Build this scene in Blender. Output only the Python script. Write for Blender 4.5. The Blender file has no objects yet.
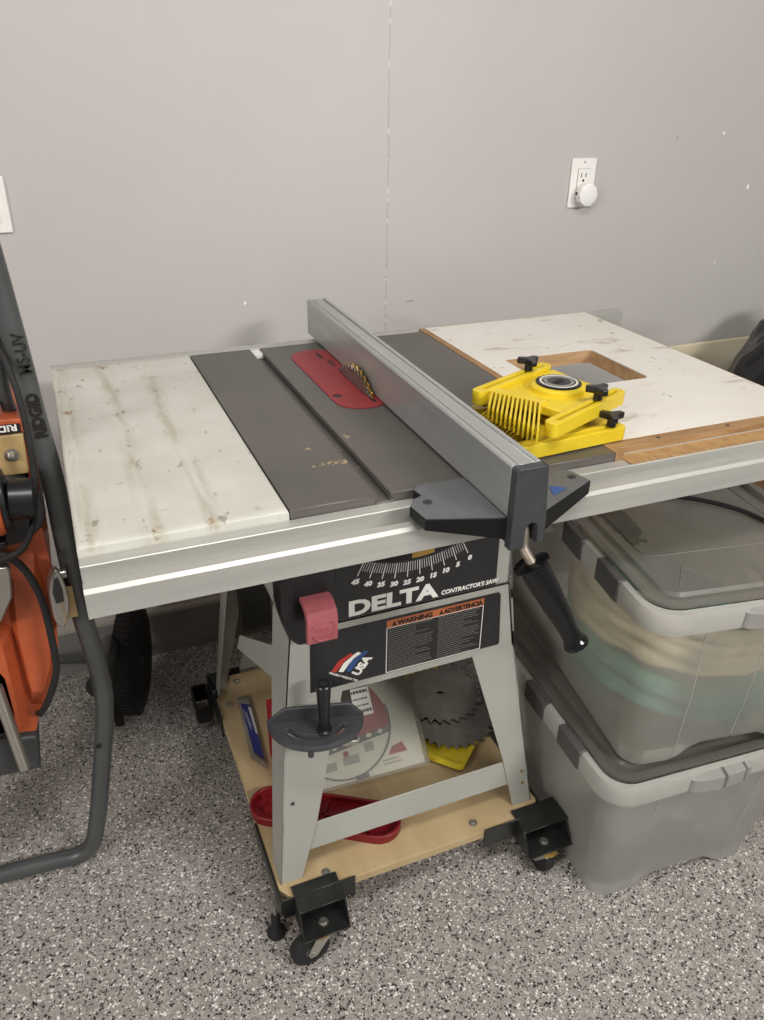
import bpy, bmesh, math, random
from mathutils import Vector, Matrix, noise
random.seed(7)
PI = math.pi
SC = bpy.context.scene
COL = SC.collection

# ------------------------------------------------------------------ camera
yaw, pitch, roll, FPX = 0.399343871, 0.497653369, 0.0165473845, 796.33
cam_d = bpy.data.cameras.new('camera'); cam = bpy.data.objects.new('camera', cam_d); COL.objects.link(cam)
fw = Vector((math.sin(yaw)*math.cos(pitch), math.cos(yaw)*math.cos(pitch), -math.sin(pitch)))
rt = Vector((math.cos(yaw), -math.sin(yaw), 0)); up = rt.cross(fw)
r2 = rt*math.cos(roll) + up*math.sin(roll); u2 = -rt*math.sin(roll) + up*math.cos(roll)
cm = Matrix((r2, u2, -fw)).transposed().to_4x4(); cm.translation = (0.0178, -0.8662, 1.3872)
cam.matrix_world = cm
cam_d.sensor_fit = 'VERTICAL'; cam_d.sensor_height = 24; cam_d.lens = 24*FPX/1020
cam_d.clip_start = 0.02
SC.camera = cam

# ------------------------------------------------------------------ world, lamps, exposure
SC.view_settings.view_transform = 'Standard'; SC.view_settings.look = 'None'
SC.view_settings.gamma = 1; SC.view_settings.use_curve_mapping = False
SC.view_settings.exposure = 0.0
wd = bpy.data.worlds.new('world'); SC.world = wd; wd.use_nodes = True
wd.node_tree.nodes['Background'].inputs[0].default_value = (1.0, 0.99, 0.98, 1)
wd.node_tree.nodes['Background'].inputs[1].default_value = 0.2

def area(name, loc, target, size, sy, energy, color=(1, .985, .96)):
    l = bpy.data.lights.new(name, 'AREA'); l.shape = 'RECTANGLE'; l.size = size; l.size_y = sy
    l.energy = energy; l.color = color
    o = bpy.data.objects.new(name, l); COL.objects.link(o); o.location = loc
    o.rotation_euler = (Vector(target)-Vector(loc)).to_track_quat('-Z', 'Y').to_euler()
    return o
area('ceiling_lamp_right', (1.95, -2.7, 2.55), (.8, .3, .6), 1.2, .25, 72)
area('ceiling_lamp_left', (-3.2, -2.2, 2.5), (.3, .3, .6), 1.2, .25, 70)
area('ceiling_lamp_front', (0.4, -0.9, 2.64), (0.6, .2, 0), 1.2, .3, 25)

# ------------------------------------------------------------------ materials
def lin(h):
    h = h.lstrip('#'); v = [int(h[i:i+2], 16)/255 for i in (0, 2, 4)]
    return tuple((c/12.92 if c <= .04045 else ((c+.055)/1.055)**2.4) for c in v) + (1,)
class NT:
    def __init__(s, name):
        s.m = bpy.data.materials.new(name); s.m.use_nodes = True; s.t = s.m.node_tree
        s.b = s.t.nodes['Principled BSDF']; s.out = s.t.nodes['Material Output']
    def n(s, typ, **k):
        nd = s.t.nodes.new(typ)
        for a, v in k.items():
            if a.startswith('i_'):
                key = a[2:].replace('_', ' ')
                nd.inputs[key].default_value = v
            else: setattr(nd, a, v)
        return nd
    def l(s, a, b): s.t.links.new(a, b)
    def coord(s, scale=(1, 1, 1), loc=(0, 0, 0)):
        tc = s.n('ShaderNodeTexCoord'); mp = s.n('ShaderNodeMapping')
        mp.inputs['Scale'].default_value = scale; mp.inputs['Location'].default_value = loc
        s.l(tc.outputs['Object'], mp.inputs['Vector']); return mp.outputs['Vector']
    def noise(s, vec, scale, detail=4, rough=.55):
        nd = s.n('ShaderNodeTexNoise'); nd.inputs['Scale'].default_value = scale
        nd.inputs['Detail'].default_value = detail; nd.inputs['Roughness'].default_value = rough
        s.l(vec, nd.inputs['Vector']); return nd.outputs['Fac']
    def ramp(s, fac, stops, interp='LINEAR'):
        nd = s.n('ShaderNodeValToRGB'); cr = nd.color_ramp; cr.interpolation = interp
        while len(cr.elements) < len(stops): cr.elements.new(.5)
        for e, (p, c) in zip(cr.elements, stops):
            e.position = p; e.color = c if not isinstance(c, (int, float)) else (c, c, c, 1)
        s.l(fac, nd.inputs['Fac']); return nd.outputs['Color']
    def mix(s, fac, a, b):
        nd = s.n('ShaderNodeMix', data_type='RGBA')
        if isinstance(fac, (int, float)): nd.inputs[0].default_value = fac
        else: s.l(fac, nd.inputs[0])
        for i, v in ((6, a), (7, b)):
            if isinstance(v, tuple): nd.inputs[i].default_value = v
            else: s.l(v, nd.inputs[i])
        return nd.outputs[2]
    def math(s, op, a, b=None):
        nd = s.n('ShaderNodeMath', operation=op)
        for i, v in ((0, a), (1, b)):
            if v is None: continue
            if isinstance(v, (int, float)): nd.inputs[i].default_value = v
            else: s.l(v, nd.inputs[i])
        return nd.outputs[0]
    def col(s, v):
        if isinstance(v, tuple): s.b.inputs['Base Color'].default_value = v
        else: s.l(v, s.b.inputs['Base Color'])
    def bump(s, h, strength=.2, dist=.001):
        nd = s.n('ShaderNodeBump'); nd.inputs['Strength'].default_value = strength
        nd.inputs['Distance'].default_value = dist; s.l(h, nd.inputs['Height']); s.l(nd.outputs['Normal'], s.b.inputs['Normal'])
def mat(name, c, rough=.5, metal=0, c2=None, ns=20, vs=(1, 1, 1), bump=0, spec=.5, bd=.001):
    k = NT(name); v = k.coord(vs); f = k.noise(v, ns)
    if c2: k.col(k.mix(k.ramp(f, [(.35, 0.), (.65, 1.)]), lin(c), lin(c2)))
    else: k.col(lin(c))
    k.b.inputs['Roughness'].default_value = rough; k.b.inputs['Metallic'].default_value = metal
    k.b.inputs['Specular IOR Level'].default_value = spec
    if bump: k.bump(f, bump, bd)
    return k.m

def m_wall():
    k = NT('grey_painted_wall'); v = k.coord()
    base = k.mix(k.ramp(k.noise(v, 1.3), [(.3, 0.), (.7, 1.)]), lin('#b5b0ad'), lin('#bcb8b5'))
    # hairline crack in the drywall joint, with bare plaster showing in places
    sep = k.n('ShaderNodeSeparateXYZ'); k.l(v, sep.inputs[0])
    wob = k.noise(k.coord((1, 1, 9)), 3.0, 5, .7)
    d = k.math('ABSOLUTE', k.math('SUBTRACT', k.math('ADD', sep.outputs['X'], k.math('MULTIPLY', k.math('SUBTRACT', wob, .5), .012)), .787))
    thin = k.math('LESS_THAN', d, .0011)
    wide = k.math('MULTIPLY', k.math('LESS_THAN', d, .0026), k.math('GREATER_THAN', k.noise(k.coord((1, 1, 12)), 4.0, 3), .57))
    base = k.mix(thin, base, lin('#a09a95')); base = k.mix(wide, base, lin('#c8c2bd'))
    # chips of white filler
    for (x, z, r) in ((1.759, 1.27, .003), (1.884, 1.132, .0045), (.435, .925, .003), (1.82, .93, .002)):
        dx = k.math('SUBTRACT', sep.outputs['X'], x); dz = k.math('SUBTRACT', sep.outputs['Z'], z)
        rr = k.math('ADD', k.math('MULTIPLY', dx, dx), k.math('MULTIPLY', k.math('MULTIPLY', dz, dz), .5))
        base = k.mix(k.math('LESS_THAN', rr, r*r), base, lin('#f0ece6'))
    for (x, z, w, h) in ((.853, .896, .012, .0012), (1.605, 1.26, .0012, .006)):
        dx = k.math('DIVIDE', k.math('SUBTRACT', sep.outputs['X'], x), w); dz = k.math('DIVIDE', k.math('SUBTRACT', sep.outputs['Z'], z), h)
        rr = k.math('ADD', k.math('MULTIPLY', dx, dx), k.math('MULTIPLY', dz, dz))
        base = k.mix(k.math('LESS_THAN', rr, 1.0), base, lin('#7d7773'))
    k.col(base); k.b.inputs['Roughness'].default_value = .55
    k.bump(k.noise(v, 140, 3), .12, .001); return k.m

def m_floor():
    k = NT('epoxy_flake_floor'); v = k.coord()
    base = lin('#9a948e')
    cells = []
    def layer(base, scale, thr, colr, off):
        vo = k.n('ShaderNodeTexVoronoi'); vo.inputs['Scale'].default_value = scale
        vv = k.coord((1, 1, .01), (off, off*.7, 0)); nz = k.n('ShaderNodeTexNoise'); nz.inputs['Scale'].default_value = scale*1.3; nz.inputs['Detail'].default_value = 1; k.l(vv, nz.inputs['Vector'])
        ad = k.n('ShaderNodeVectorMath', operation='MULTIPLY_ADD'); k.l(nz.outputs['Color'], ad.inputs[0]); ad.inputs[1].default_value = (1.1/scale,)*3; k.l(vv, ad.inputs[2]); k.l(ad.outputs[0], vo.inputs['Vector'])
        sp = k.n('ShaderNodeSeparateColor'); k.l(vo.outputs['Color'], sp.inputs[0])
        m = k.math('LESS_THAN', sp.outputs['Red'], thr)
        near = k.math('LESS_THAN', vo.outputs['Distance'], .56)
        return k.mix(k.math('MULTIPLY', m, near), base, colr)
    base = layer(base, 170, .40, lin('#a8a29c'), 0.3)
    base = layer(base, 320, .30, lin('#827d78'), 4.1)
    base = layer(base, 215, .14, lin('#222021'), 1.7)
    base = layer(base, 350, .13, lin('#242223'), 7.7)
    base = layer(base, 230, .075, lin('#e4e1dc'), 9.2)
    base = layer(base, 350, .08, lin('#dcd8d2'), 12.9)
    k.col(base); k.b.inputs['Roughness'].default_value = .38
    k.bump(k.noise(v, 260, 2), .15, .0006); return k.m

def m_white_paint():
    k = NT('worn_white_painted_steel'); v = k.coord(loc=(.49, .33, .12))
    st = k.coord((1, .12, 1))
    base = k.mix(k.ramp(k.noise(v, 9), [(.35, 0.), (.7, 1.)]), lin('#c9c8bf'), lin('#bbbaaf'))
    # long grimy streaks along the embossed ribs
    sep = k.n('ShaderNodeSeparateXYZ'); k.l(v, sep.inputs[0])
    rib = None
    for x in (.088, .162, .014):
        d = k.math('ABSOLUTE', k.math('SUBTRACT', sep.outputs['X'], x))
        g = k.math('MAXIMUM', k.math('SUBTRACT', 1.0, k.math('DIVIDE', d, .019)), 0.0)
        rib = g if rib is None else k.math('MAXIMUM', rib, g)
    str_ = k.ramp(k.noise(st, 60, 5, .7), [(.42, 0.), (.62, 1.)])
    base = k.mix(k.math('MULTIPLY', k.math('MULTIPLY', rib, str_), .8), base, lin('#a59c86'))
    chips = k.ramp(k.noise(k.coord((1, .55, 1), (3, 1, 0)), 55, 6, .62), [(.645, 0.), (.66, 1.)])
    base = k.mix(k.math('MULTIPLY', chips, .8), base, lin('#8a8273'))
    rust = k.ramp(k.noise(k.coord((1, .6, 1), (8, 2, 0)), 38, 6, .7), [(.60, 0.), (.66, 1.)])
    base = k.mix(k.math('MULTIPLY', rust, k.math('ADD', k.math('MULTIPLY', rib, .9), .1)), base, lin('#8b6f45'))
    k.col(base); k.b.inputs['Roughness'].default_value = .42
    k.bump(k.noise(v, 80, 4), .1, .0006); return k.m

def m_iron():
    k = NT('ground_cast_iron'); v = k.coord(loc=(.49, .33, .12))
    base = k.mix(k.ramp(k.noise(v, 7, 5), [(.3, 0.), (.7, 1.)]), lin('#5a5652'), lin('#65605b'))
    fine = k.noise(k.coord((1, .1, 1)), 300, 2)
    base = k.mix(k.math('MULTIPLY', fine, .25), base, lin('#4c4844'))
    sep = k.n('ShaderNodeSeparateXYZ'); k.l(v, sep.inputs[0])
    def blob(base, x, y, rx, ry, thr, colr):
        dx = k.math('DIVIDE', k.math('SUBTRACT', sep.outputs['X'], x), rx); dy = k.math('DIVIDE', k.math('SUBTRACT', sep.outputs['Y'], y), ry)
        g = k.math('SUBTRACT', 1.0, k.math('ADD', k.math('MULTIPLY', dx, dx), k.math('MULTIPLY', dy, dy)))
        n = k.noise(k.coord((1, 1, 1), (x*9, y, 0)), 140, 5, .7)
        f = k.math('GREATER_THAN', k.math('ADD', k.math('MULTIPLY', k.math('MAXIMUM', g, -.4), .35), n), thr)
        return k.mix(k.math('MULTIPLY', f, .7), base, colr)
    for (x, y, rx, ry, th) in ((.335, .175, .016, .010, .83), (.385, .185, .014, .014, .83), (.36, .115, .07, .016, .86), (.405, .2, .012, .02, .85)):
        base = blob(base, x, y, rx, ry, th, lin('#c9ad7c'))
    k.col(base); k.b.inputs['Roughness'].default_value = .4; k.b.inputs['Metallic'].default_value = .25
    k.bump(fine, .08, .0004); return k.m

def m_laminate():
    k = NT('scuffed_white_laminate'); v = k.coord()
    base = k.mix(k.ramp(k.noise(v, 5), [(.3, 0.), (.7, 1.)]), lin('#e0dcd4'), lin('#d7d2c9'))
    sc = k.ramp(k.noise(k.coord((.3, 1, 1), (1.3, 0, 0)), 26, 6, .65), [(.60, 0.), (.66, 1.)])
    base = k.mix(k.math('MULTIPLY', sc, .6), base, lin('#a99c8a'))
    sc2 = k.ramp(k.noise(k.coord((1, .5, 1), (6, 3, 0)), 44, 5, .6), [(.655, 0.), (.67, 1.)])
    base = k.mix(k.math('MULTIPLY', sc2, .7), base, lin('#8f8577'))
    k.col(base); k.b.inputs['Roughness'].default_value = .35; return k.m

def m_wood(name, a, b, axis=0, scale=30):
    k = NT(name); s = [1, 1, 1]; s[axis] = .12
    v = k.coord(tuple(s)); f = k.noise(v, scale, 5, .6)
    k.col(k.mix(k.ramp(f, [(.35, 0.), (.65, 1.)]), lin(a), lin(b))); k.b.inputs['Roughness'].default_value = .6
    k.bump(f, .12, .0006); return k.m

def m_frost(name, colr, trans, rough=.4, tl=.25, stain=False):
    k = NT(name); t = k.t; t.nodes.remove(k.b)
    tr = k.n('ShaderNodeBsdfTransparent'); rf = k.n('ShaderNodeBsdfRefraction'); rf.inputs['Roughness'].default_value = .35; rf.inputs['IOR'].default_value = 1.12
    tr.inputs['Color'].default_value = (.93, .93, .9, 1); rf.inputs['Color'].default_value = (.95, .95, .93, 1)
    df = k.n('ShaderNodeBsdfDiffuse'); tlb = k.n('ShaderNodeBsdfTranslucent'); gl = k.n('ShaderNodeBsdfGlossy')
    gl.inputs['Roughness'].default_value = rough
    v = k.coord(); f = k.noise(v, 12, 5, .6)
    c = k.mix(k.ramp(f, [(.3, 0.), (.75, 1.)]), lin(colr), tuple(min(1, x*1.12) for x in lin(colr)[:3]) + (1,))
    if stain:   # dried spill on the lid
        sep = k.n('ShaderNodeSeparateXYZ'); k.l(v, sep.inputs[0])
        dx = k.math('DIVIDE', k.math('SUBTRACT', k.math('ADD', sep.outputs['X'], k.math('MULTIPLY', sep.outputs['Y'], -.19)), .085), .030)
        dy = k.math('DIVIDE', k.math('SUBTRACT', sep.outputs['Y'], .275), .105)
        rr = k.math('ADD', k.math('MULTIPLY', dx, dx), k.math('MULTIPLY', dy, dy))
        e = k.math('ADD', rr, k.math('MULTIPLY', k.math('SUBTRACT', k.noise(v, 35, 5, .65), .5), 2.2))
        c = k.mix(k.math('MULTIPLY', k.math('LESS_THAN', e, .8), .62), c, lin('#3f3d3a'))
    k.l(c, df.inputs['Color']); k.l(c, tlb.inputs['Color'])
    def mx(fac, a, b):
        s = k.n('ShaderNodeMixShader')
        if isinstance(fac, (int, float)): s.inputs[0].default_value = fac
        else: k.l(fac, s.inputs[0])
        k.l(a.outputs[0], s.inputs[1]); k.l(b.outputs[0], s.inputs[2]); return s
    clear = tr; body = mx(tl, df, tlb)
    s = mx(trans, body, clear)
    fr = k.n('ShaderNodeFresnel'); fr.inputs['IOR'].default_value = 1.38
    s = mx(fr.outputs[0], s, gl); k.l(s.outputs[0], k.out.inputs['Surface']); return k.m

def m_tape():
    k = NT('self_adhesive_rule'); v = k.coord(loc=(.49, .33, .12)); sep = k.n('ShaderNodeSeparateXYZ'); k.l(v, sep.inputs[0])
    fr = k.math('FRACT', k.math('MULTIPLY', sep.outputs['X'], 1/.0127))
    tick = k.math('LESS_THAN', fr, .10)
    lim = k.math('LESS_THAN', sep.outputs['Y'], -.009)
    n = k.ramp(k.noise(v, 60), [(.35, 0.), (.65, 1.)])
    base = k.mix(n, lin('#b28d5e'), lin('#9c774a'))
    k.col(k.mix(k.math('MULTIPLY', k.math('MULTIPLY', tick, lim), .7), base, lin('#4d3b25'))); k.b.inputs['Roughness'].default_value = .5; return k.m

WALL = m_wall(); FLOOR = m_floor(); WPAINT = m_white_paint(); IRON = m_iron(); LAM = m_laminate()
CEIL = mat('white_ceiling_paint', '#d9d6d1', .8)
BASEB = mat('baseboard_paint', '#8a8683', .6, c2='#7c7875', ns=8)
BTRIM = mat('baseboard_top_paint', '#b9b3a8', .5)
PARTICLE = m_wood('particle_board_edge', '#a5825a', '#886541', 0, 90)
HOLE_EDGE = m_wood('cut_board_edge', '#bd9a72', '#a27d58', 0, 60)
PLY = m_wood('plywood', '#bba57f', '#a9916a', 1, 14)
PLYX = m_wood('pale_plywood', '#e2d8bf', '#d6caad', 0, 10)
BROWN = m_wood('brown_wood', '#6b4a30', '#573a25', 1, 20)
ALU = mat('brushed_aluminium', '#c0bfb9', .44, .45, c2='#b4b3ad', ns=60, vs=(.05, 1, 1))
ALUF = mat('fence_aluminium', '#b6b8b6', .33, .55, c2='#a8aaa8', ns=60, vs=(1, .04, 1))
ALUT = mat('fence_top_aluminium', '#bbbcb8', .35, .5, c2='#a9aaa6', ns=40, vs=(1, .1, 1))
STEEL = mat('bright_steel', '#b5b2ab', .3, .85)
DSTEEL = mat('grey_blade_steel', '#8d8a84', .33, .75, c2='#7b7872', ns=30)
GREYP = mat('light_grey_enamel', '#a9a9a1', .45, c2='#a2a29a', ns=6)
BLACKP = mat('black_enamel', '#1d1d1e', .38, c2='#252526', ns=25)
BLKMETAL = mat('black_steel', '#232423', .35, .3, c2='#2e2f2d', ns=30)
BLKPL = mat('black_plastic', '#17181a', .3)
BLKRUB = mat('black_rubber', '#1c1c1c', .75)
CASTBLK = mat('black_fence_casting', '#3b3c3f', .42, .15, c2='#424346', ns=60, bump=.1)
CASTTOP = mat('grey_sheen_casting', '#5e6063', .42, .2, c2='#66686a', ns=60, bump=.1)  # wing-top copy of the head casting, lightened to carry its sheen
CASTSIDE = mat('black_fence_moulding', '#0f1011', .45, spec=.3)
REDIN = mat('red_throat_plate', '#93282f', .45, c2='#832128', ns=18)
PADRED = mat('faded_red_plastic', '#ab5e63', .45, c2='#9f5157', ns=25)
REDPL = mat('dark_red_plastic', '#781019', .4)
YEL = mat('yellow_plastic', '#e0c42a', .4, c2='#d6ba22', ns=30)
YEL2 = mat('yellow_blade_sleeve', '#dcc62c', .45)
ORG = mat('orange_plastic', '#b85a34', .45, c2='#ad512d', ns=12)
BRASS = mat('brass', '#b6924a', .35, .7)
WHITEPL = mat('white_plastic', '#e8e6e2', .35)
WHITEINK = mat('white_ink', '#f2f0ea', .5)
ORINK = mat('orange_ink', '#b8683f', .5)
BLKINK = mat('black_ink', '#1a1714', .5)
REDINK = mat('red_ink', '#b43a34', .5); BLUEINK = mat('blue_ink', '#2f4f86', .5)
TUBEG = mat('dark_grey_tube_paint', '#4c4e4e', .38, .2, c2='#535555', ns=15)
DKGREY = mat('dark_grey_plastic', '#3a3b3c', .45)
TANP = mat('tan_casting', '#b69c6c', .5, c2='#a98f60', ns=14)
CARD_W = mat('white_card', '#cfccc4', .8, spec=.1); CARD_R = mat('red_card', '#8f1c27', .6, spec=.2); CARD_B = mat('blue_card', '#29307a', .4)
CARD_G = mat('grey_card_print', '#85837e', .5)
ROPEC = mat('cream_rope', '#f4ead0', .8, c2='#e0cfa8', ns=70, bump=.5, bd=.003)
ROPET = mat('teal_rope', '#7cc0ae', .8, c2='#68ab98', ns=70, bump=.5, bd=.003)
CLOTHG = mat('grey_cloth', '#b4b3aa', .9, c2='#9c9b93', ns=20)
FROST = m_frost('frosted_storage_plastic', '#e2dfd6', .62, tl=.5)
FROST2 = m_frost('cloudy_storage_plastic', '#dfddd6', .42, tl=.5)
FRIM = m_frost('milky_rim_plastic', '#bdbbb4', .15)
LIDM = m_frost('smoky_lid_plastic', '#a8a59d', .40, .3, tl=.5, stain=True)
LIDM2 = m_frost('smoky_grey_lid_plastic', '#7a7771', .25, .3, tl=.5)
BLISTER = m_frost('clear_blister_plastic', '#c9c7c0', .9, .6)
BAG = mat('black_bin_bag', '#0e0e0f', .22, c2='#151517', ns=12, bump=.6, bd=.01)
TAPE = m_tape()

# ------------------------------------------------------------------ mesh helpers
def newbm(): return bmesh.new()
def root(name, loc, label, cat, group=None):
    o = bpy.data.objects.new(name, None); COL.objects.link(o); o.location = loc
    o.empty_display_size = .05; o['label'] = label; o['category'] = cat
    if group: o['group'] = group
    o['_w'] = 0; del o['_w']
    return o
def top_of(p):
    while p.parent: p = p.parent
    return p
def obj(name, bm, m, parent=None, bevel=0, smooth=False, seg=2, label=None, ang=40):
    if parent is not None:
        t = top_of(parent); bm.transform(Matrix.Translation(-Vector(t.location)))
    bmesh.ops.recalc_face_normals(bm, faces=bm.faces[:])
    me = bpy.data.meshes.new(name); bm.to_mesh(me); bm.free()
    if m: me.materials.append(m)
    o = bpy.data.objects.new(name, me); COL.objects.link(o)
    if parent is not None: o.parent = parent
    if smooth:
        for p in me.polygons: p.use_smooth = True
        me.set_sharp_from_angle(angle=math.radians(ang))
    if bevel:
        b = o.modifiers.new('bevel', 'BEVEL'); b.width = bevel; b.segments = seg; b.limit_method = 'ANGLE'; b.angle_limit = math.radians(35)
        for p in me.polygons: p.use_smooth = True
        me.set_sharp_from_angle(angle=math.radians(35))
    if label: o['label'] = label
    return o
def solo(name, bm, m, label, cat, loc, group=None, **k):
    r = None
    bm.transform(Matrix.Translation(-Vector(loc)))
    o = obj(name, bm, m, None, **k); o.location = loc; o['label'] = label; o['category'] = cat
    if group: o['group'] = group
    return o
def struct(name, bm, m):
    o = obj(name, bm, m); o['kind'] = 'structure'; return o
def hexa(bm, p):   # 8 points: bottom 4, top 4
    v = [bm.verts.new(q) for q in p]
    for f in ((3, 2, 1, 0), (4, 5, 6, 7), (0, 1, 5, 4), (1, 2, 6, 5), (2, 3, 7, 6), (3, 0, 4, 7)): bm.faces.new([v[i] for i in f])
def box(bm, x0, x1, y0, y1, z0, z1, M=None):
    p = [(x0, y0, z0), (x1, y0, z0), (x1, y1, z0), (x0, y1, z0), (x0, y0, z1), (x1, y0, z1), (x1, y1, z1), (x0, y1, z1)]
    if M is not None: p = [M @ Vector(q) for q in p]
    hexa(bm, p)
def prism(bm, pts, vec, M=None):
    vec = Vector(vec); a = [Vector(p) for p in pts]; b = [p+vec for p in a]
    if M is not None: a = [M@p for p in a]; b = [M@p for p in b]
    A = [bm.verts.new(p) for p in a]; B = [bm.verts.new(p) for p in b]; n = len(A)
    bm.faces.new(A[::-1]); bm.faces.new(B)
    for i in range(n): bm.faces.new((A[i], A[(i+1) % n], B[(i+1) % n], B[i]))
def axes(d):
    d = Vector(d).normalized(); t = Vector((0, 0, 1)) if abs(d.z) < .9 else Vector((1, 0, 0))
    u = d.cross(t).normalized(); return u, d.cross(u)
def cyl(bm, p0, p1, r0, r1=None, n=24, cap=True):
    r1 = r0 if r1 is None else r1; p0 = Vector(p0); p1 = Vector(p1); u, w = axes(p1-p0)
    A = [bm.verts.new(p0+(u*math.cos(2*PI*i/n)+w*math.sin(2*PI*i/n))*r0) for i in range(n)]
    B = [bm.verts.new(p1+(u*math.cos(2*PI*i/n)+w*math.sin(2*PI*i/n))*r1) for i in range(n)]
    for i in range(n): bm.faces.new((A[i], A[(i+1) % n], B[(i+1) % n], B[i]))
    if cap: bm.faces.new(A[::-1]); bm.faces.new(B)
def lathe(bm, p0, d, prof, n=28):   # prof: (height, radius)
    d = Vector(d).normalized(); u, w = axes(d); p0 = Vector(p0); rings = []
    for h, r in prof:
        c = p0+d*h
        rings.append([bm.verts.new(c+(u*math.cos(2*PI*i/n)+w*math.sin(2*PI*i/n))*max(r, 1e-4)) for i in range(n)])
    for A, B in zip(rings, rings[1:]):
        for i in range(n): bm.faces.new((A[i], A[(i+1) % n], B[(i+1) % n], B[i]))
    bm.faces.new(rings[0][::-1]); bm.faces.new(rings[-1])
def spline(pts, k=8, closed=False):
    P = [Vector(p) for p in pts]; n = len(P); out = []
    rng = range(n if closed else n-1)
    for i in rng:
        if closed: a, b, c, d = P[(i-1) % n], P[i], P[(i+1) % n], P[(i+2) % n]
        else: a, b, c, d = P[max(i-1, 0)], P[i], P[i+1], P[min(i+2, n-1)]
        for j in range(k):
            t = j/k
            out.append(.5*((2*b)+(c-a)*t+(2*a-5*b+4*c-d)*t*t+(3*b-a-3*c+d)*t**3))
    if not closed: out.append(P[-1])
    return out
def tube(bm, path, r, n=12, closed=False, rf=None):
    path = [Vector(p) for p in path]; m = len(path); rings = []; u = None
    for i, p in enumerate(path):
        d = (path[(i+1) % m]-path[i-1]) if closed else (path[min(i+1, m-1)]-path[max(i-1, 0)])
        d.normalize()
        if u is None: u, _ = axes(d)
        u = (u-d*u.dot(d)).normalized(); w = d.cross(u); rr = rf(i/(m-1)) if rf else r
        rings.append([bm.verts.new(p+(u*math.cos(2*PI*j/n)+w*math.sin(2*PI*j/n))*rr) for j in range(n)])
    k = m if closed else m-1
    for i in range(k):
        A, B = rings[i], rings[(i+1) % m]
        for j in range(n): bm.faces.new((A[j], A[(j+1) % n], B[(j+1) % n], B[j]))
    if not closed: bm.faces.new(rings[0][::-1]); bm.faces.new(rings[-1])
def rrect(x0, x1, y0, y1, r, k=6):
    out = []
    for cx, cy, a in ((x1-r, y0+r, -90), (x1-r, y1-r, 0), (x0+r, y1-r, 90), (x0+r, y0+r, 180)):
        for i in range(k+1):
            t = math.radians(a+90*i/k); out.append((cx+r*math.cos(t), cy+r*math.sin(t)))
    return out
def holed(bm, outer, holes, z0, z1, M=None):
    def lay(z, flip):
        loops = []; es = []
        for L in [outer]+holes:
            vs = [bm.verts.new((x, y, z)) for x, y in L]; loops.append(vs)
            for i in range(len(vs)): es.append(bm.edges.new((vs[i], vs[(i+1) % len(vs)])))
        bmesh.ops.triangle_fill(bm, use_beauty=True, use_dissolve=False, edges=es); return loops
    a = lay(z0, True); b = lay(z1, False)
    for A, B in zip(a, b):
        n = len(A)
        for i in range(n): bm.faces.new((A[i], A[(i+1) % n], B[(i+1) % n], B[i]))
    if M is not None: bmesh.ops.transform(bm, matrix=M, verts=bm.verts[:])
def circ(cx, cy, r, n=20, a0=0): return [(cx+r*math.cos(a0+2*PI*i/n), cy+r*math.sin(a0+2*PI*i/n)) for i in range(n)]
FRONT = Matrix(((1, 0, 0), (0, 0, 1), (0, 1, 0))).to_4x4()      # plan x,y -> world X,Z
RX90 = Matrix.Rotation(PI/2, 4, 'X')
def text(body, size, M, m, parent, name='lettering', bold=0, xs=1, depth=.0003, align='LEFT', shear=0, label=None):
    cu = bpy.data.curves.new('txt', 'FONT'); cu.body = body; cu.size = size; cu.offset = bold; cu.extrude = depth
    cu.align_x = align; cu.shear = shear; cu.resolution_u = 3
    t = bpy.data.objects.new('txt', cu); COL.objects.link(t)
    dg = bpy.context.evaluated_depsgraph_get(); me = bpy.data.meshes.new_from_object(t.evaluated_get(dg))
    bm = newbm(); bm.from_mesh(me); bm.transform(M @ Matrix.Diagonal((xs, 1, 1, 1)))
    bpy.data.objects.remove(t); bpy.data.curves.remove(cu); bpy.data.meshes.remove(me)
    return obj(name, bm, m, parent, label=label)

# ------------------------------------------------------------------ the room
b = newbm(); box(b, -4.6, 4.4, -4.6, .955, -.1, 0); struct('floor', b, FLOOR)
b = newbm(); box(b, -4.6, 4.4, .955, 1.08, 0, 2.7); struct('wall_back', b, WALL)
b = newbm(); box(b, -4.72, -4.6, -4.6, 1.08, 0, 2.7); struct('wall_left', b, WALL)
b = newbm(); box(b, 4.4, 4.52, -4.6, 1.08, 0, 2.7); struct('wall_right', b, WALL)
b = newbm(); box(b, -4.6, 4.4, -4.6, 1.08, 2.7, 2.8); struct('ceiling', b, CEIL)
b = newbm(); box(b, -4.6, 4.4, .943, .955, 0, .132); struct('baseboard_back', b, BASEB)
b = newbm(); box(b, -4.6, 4.4, .937, .955, .132, .142); struct('trim_1', b, BTRIM)

# ------------------------------------------------------------------ table saw
saw = root('table_saw', (.49, .33, .12), 'grey and black table saw with white left wing, standing on the plywood rolling base', 'table saw')
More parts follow.
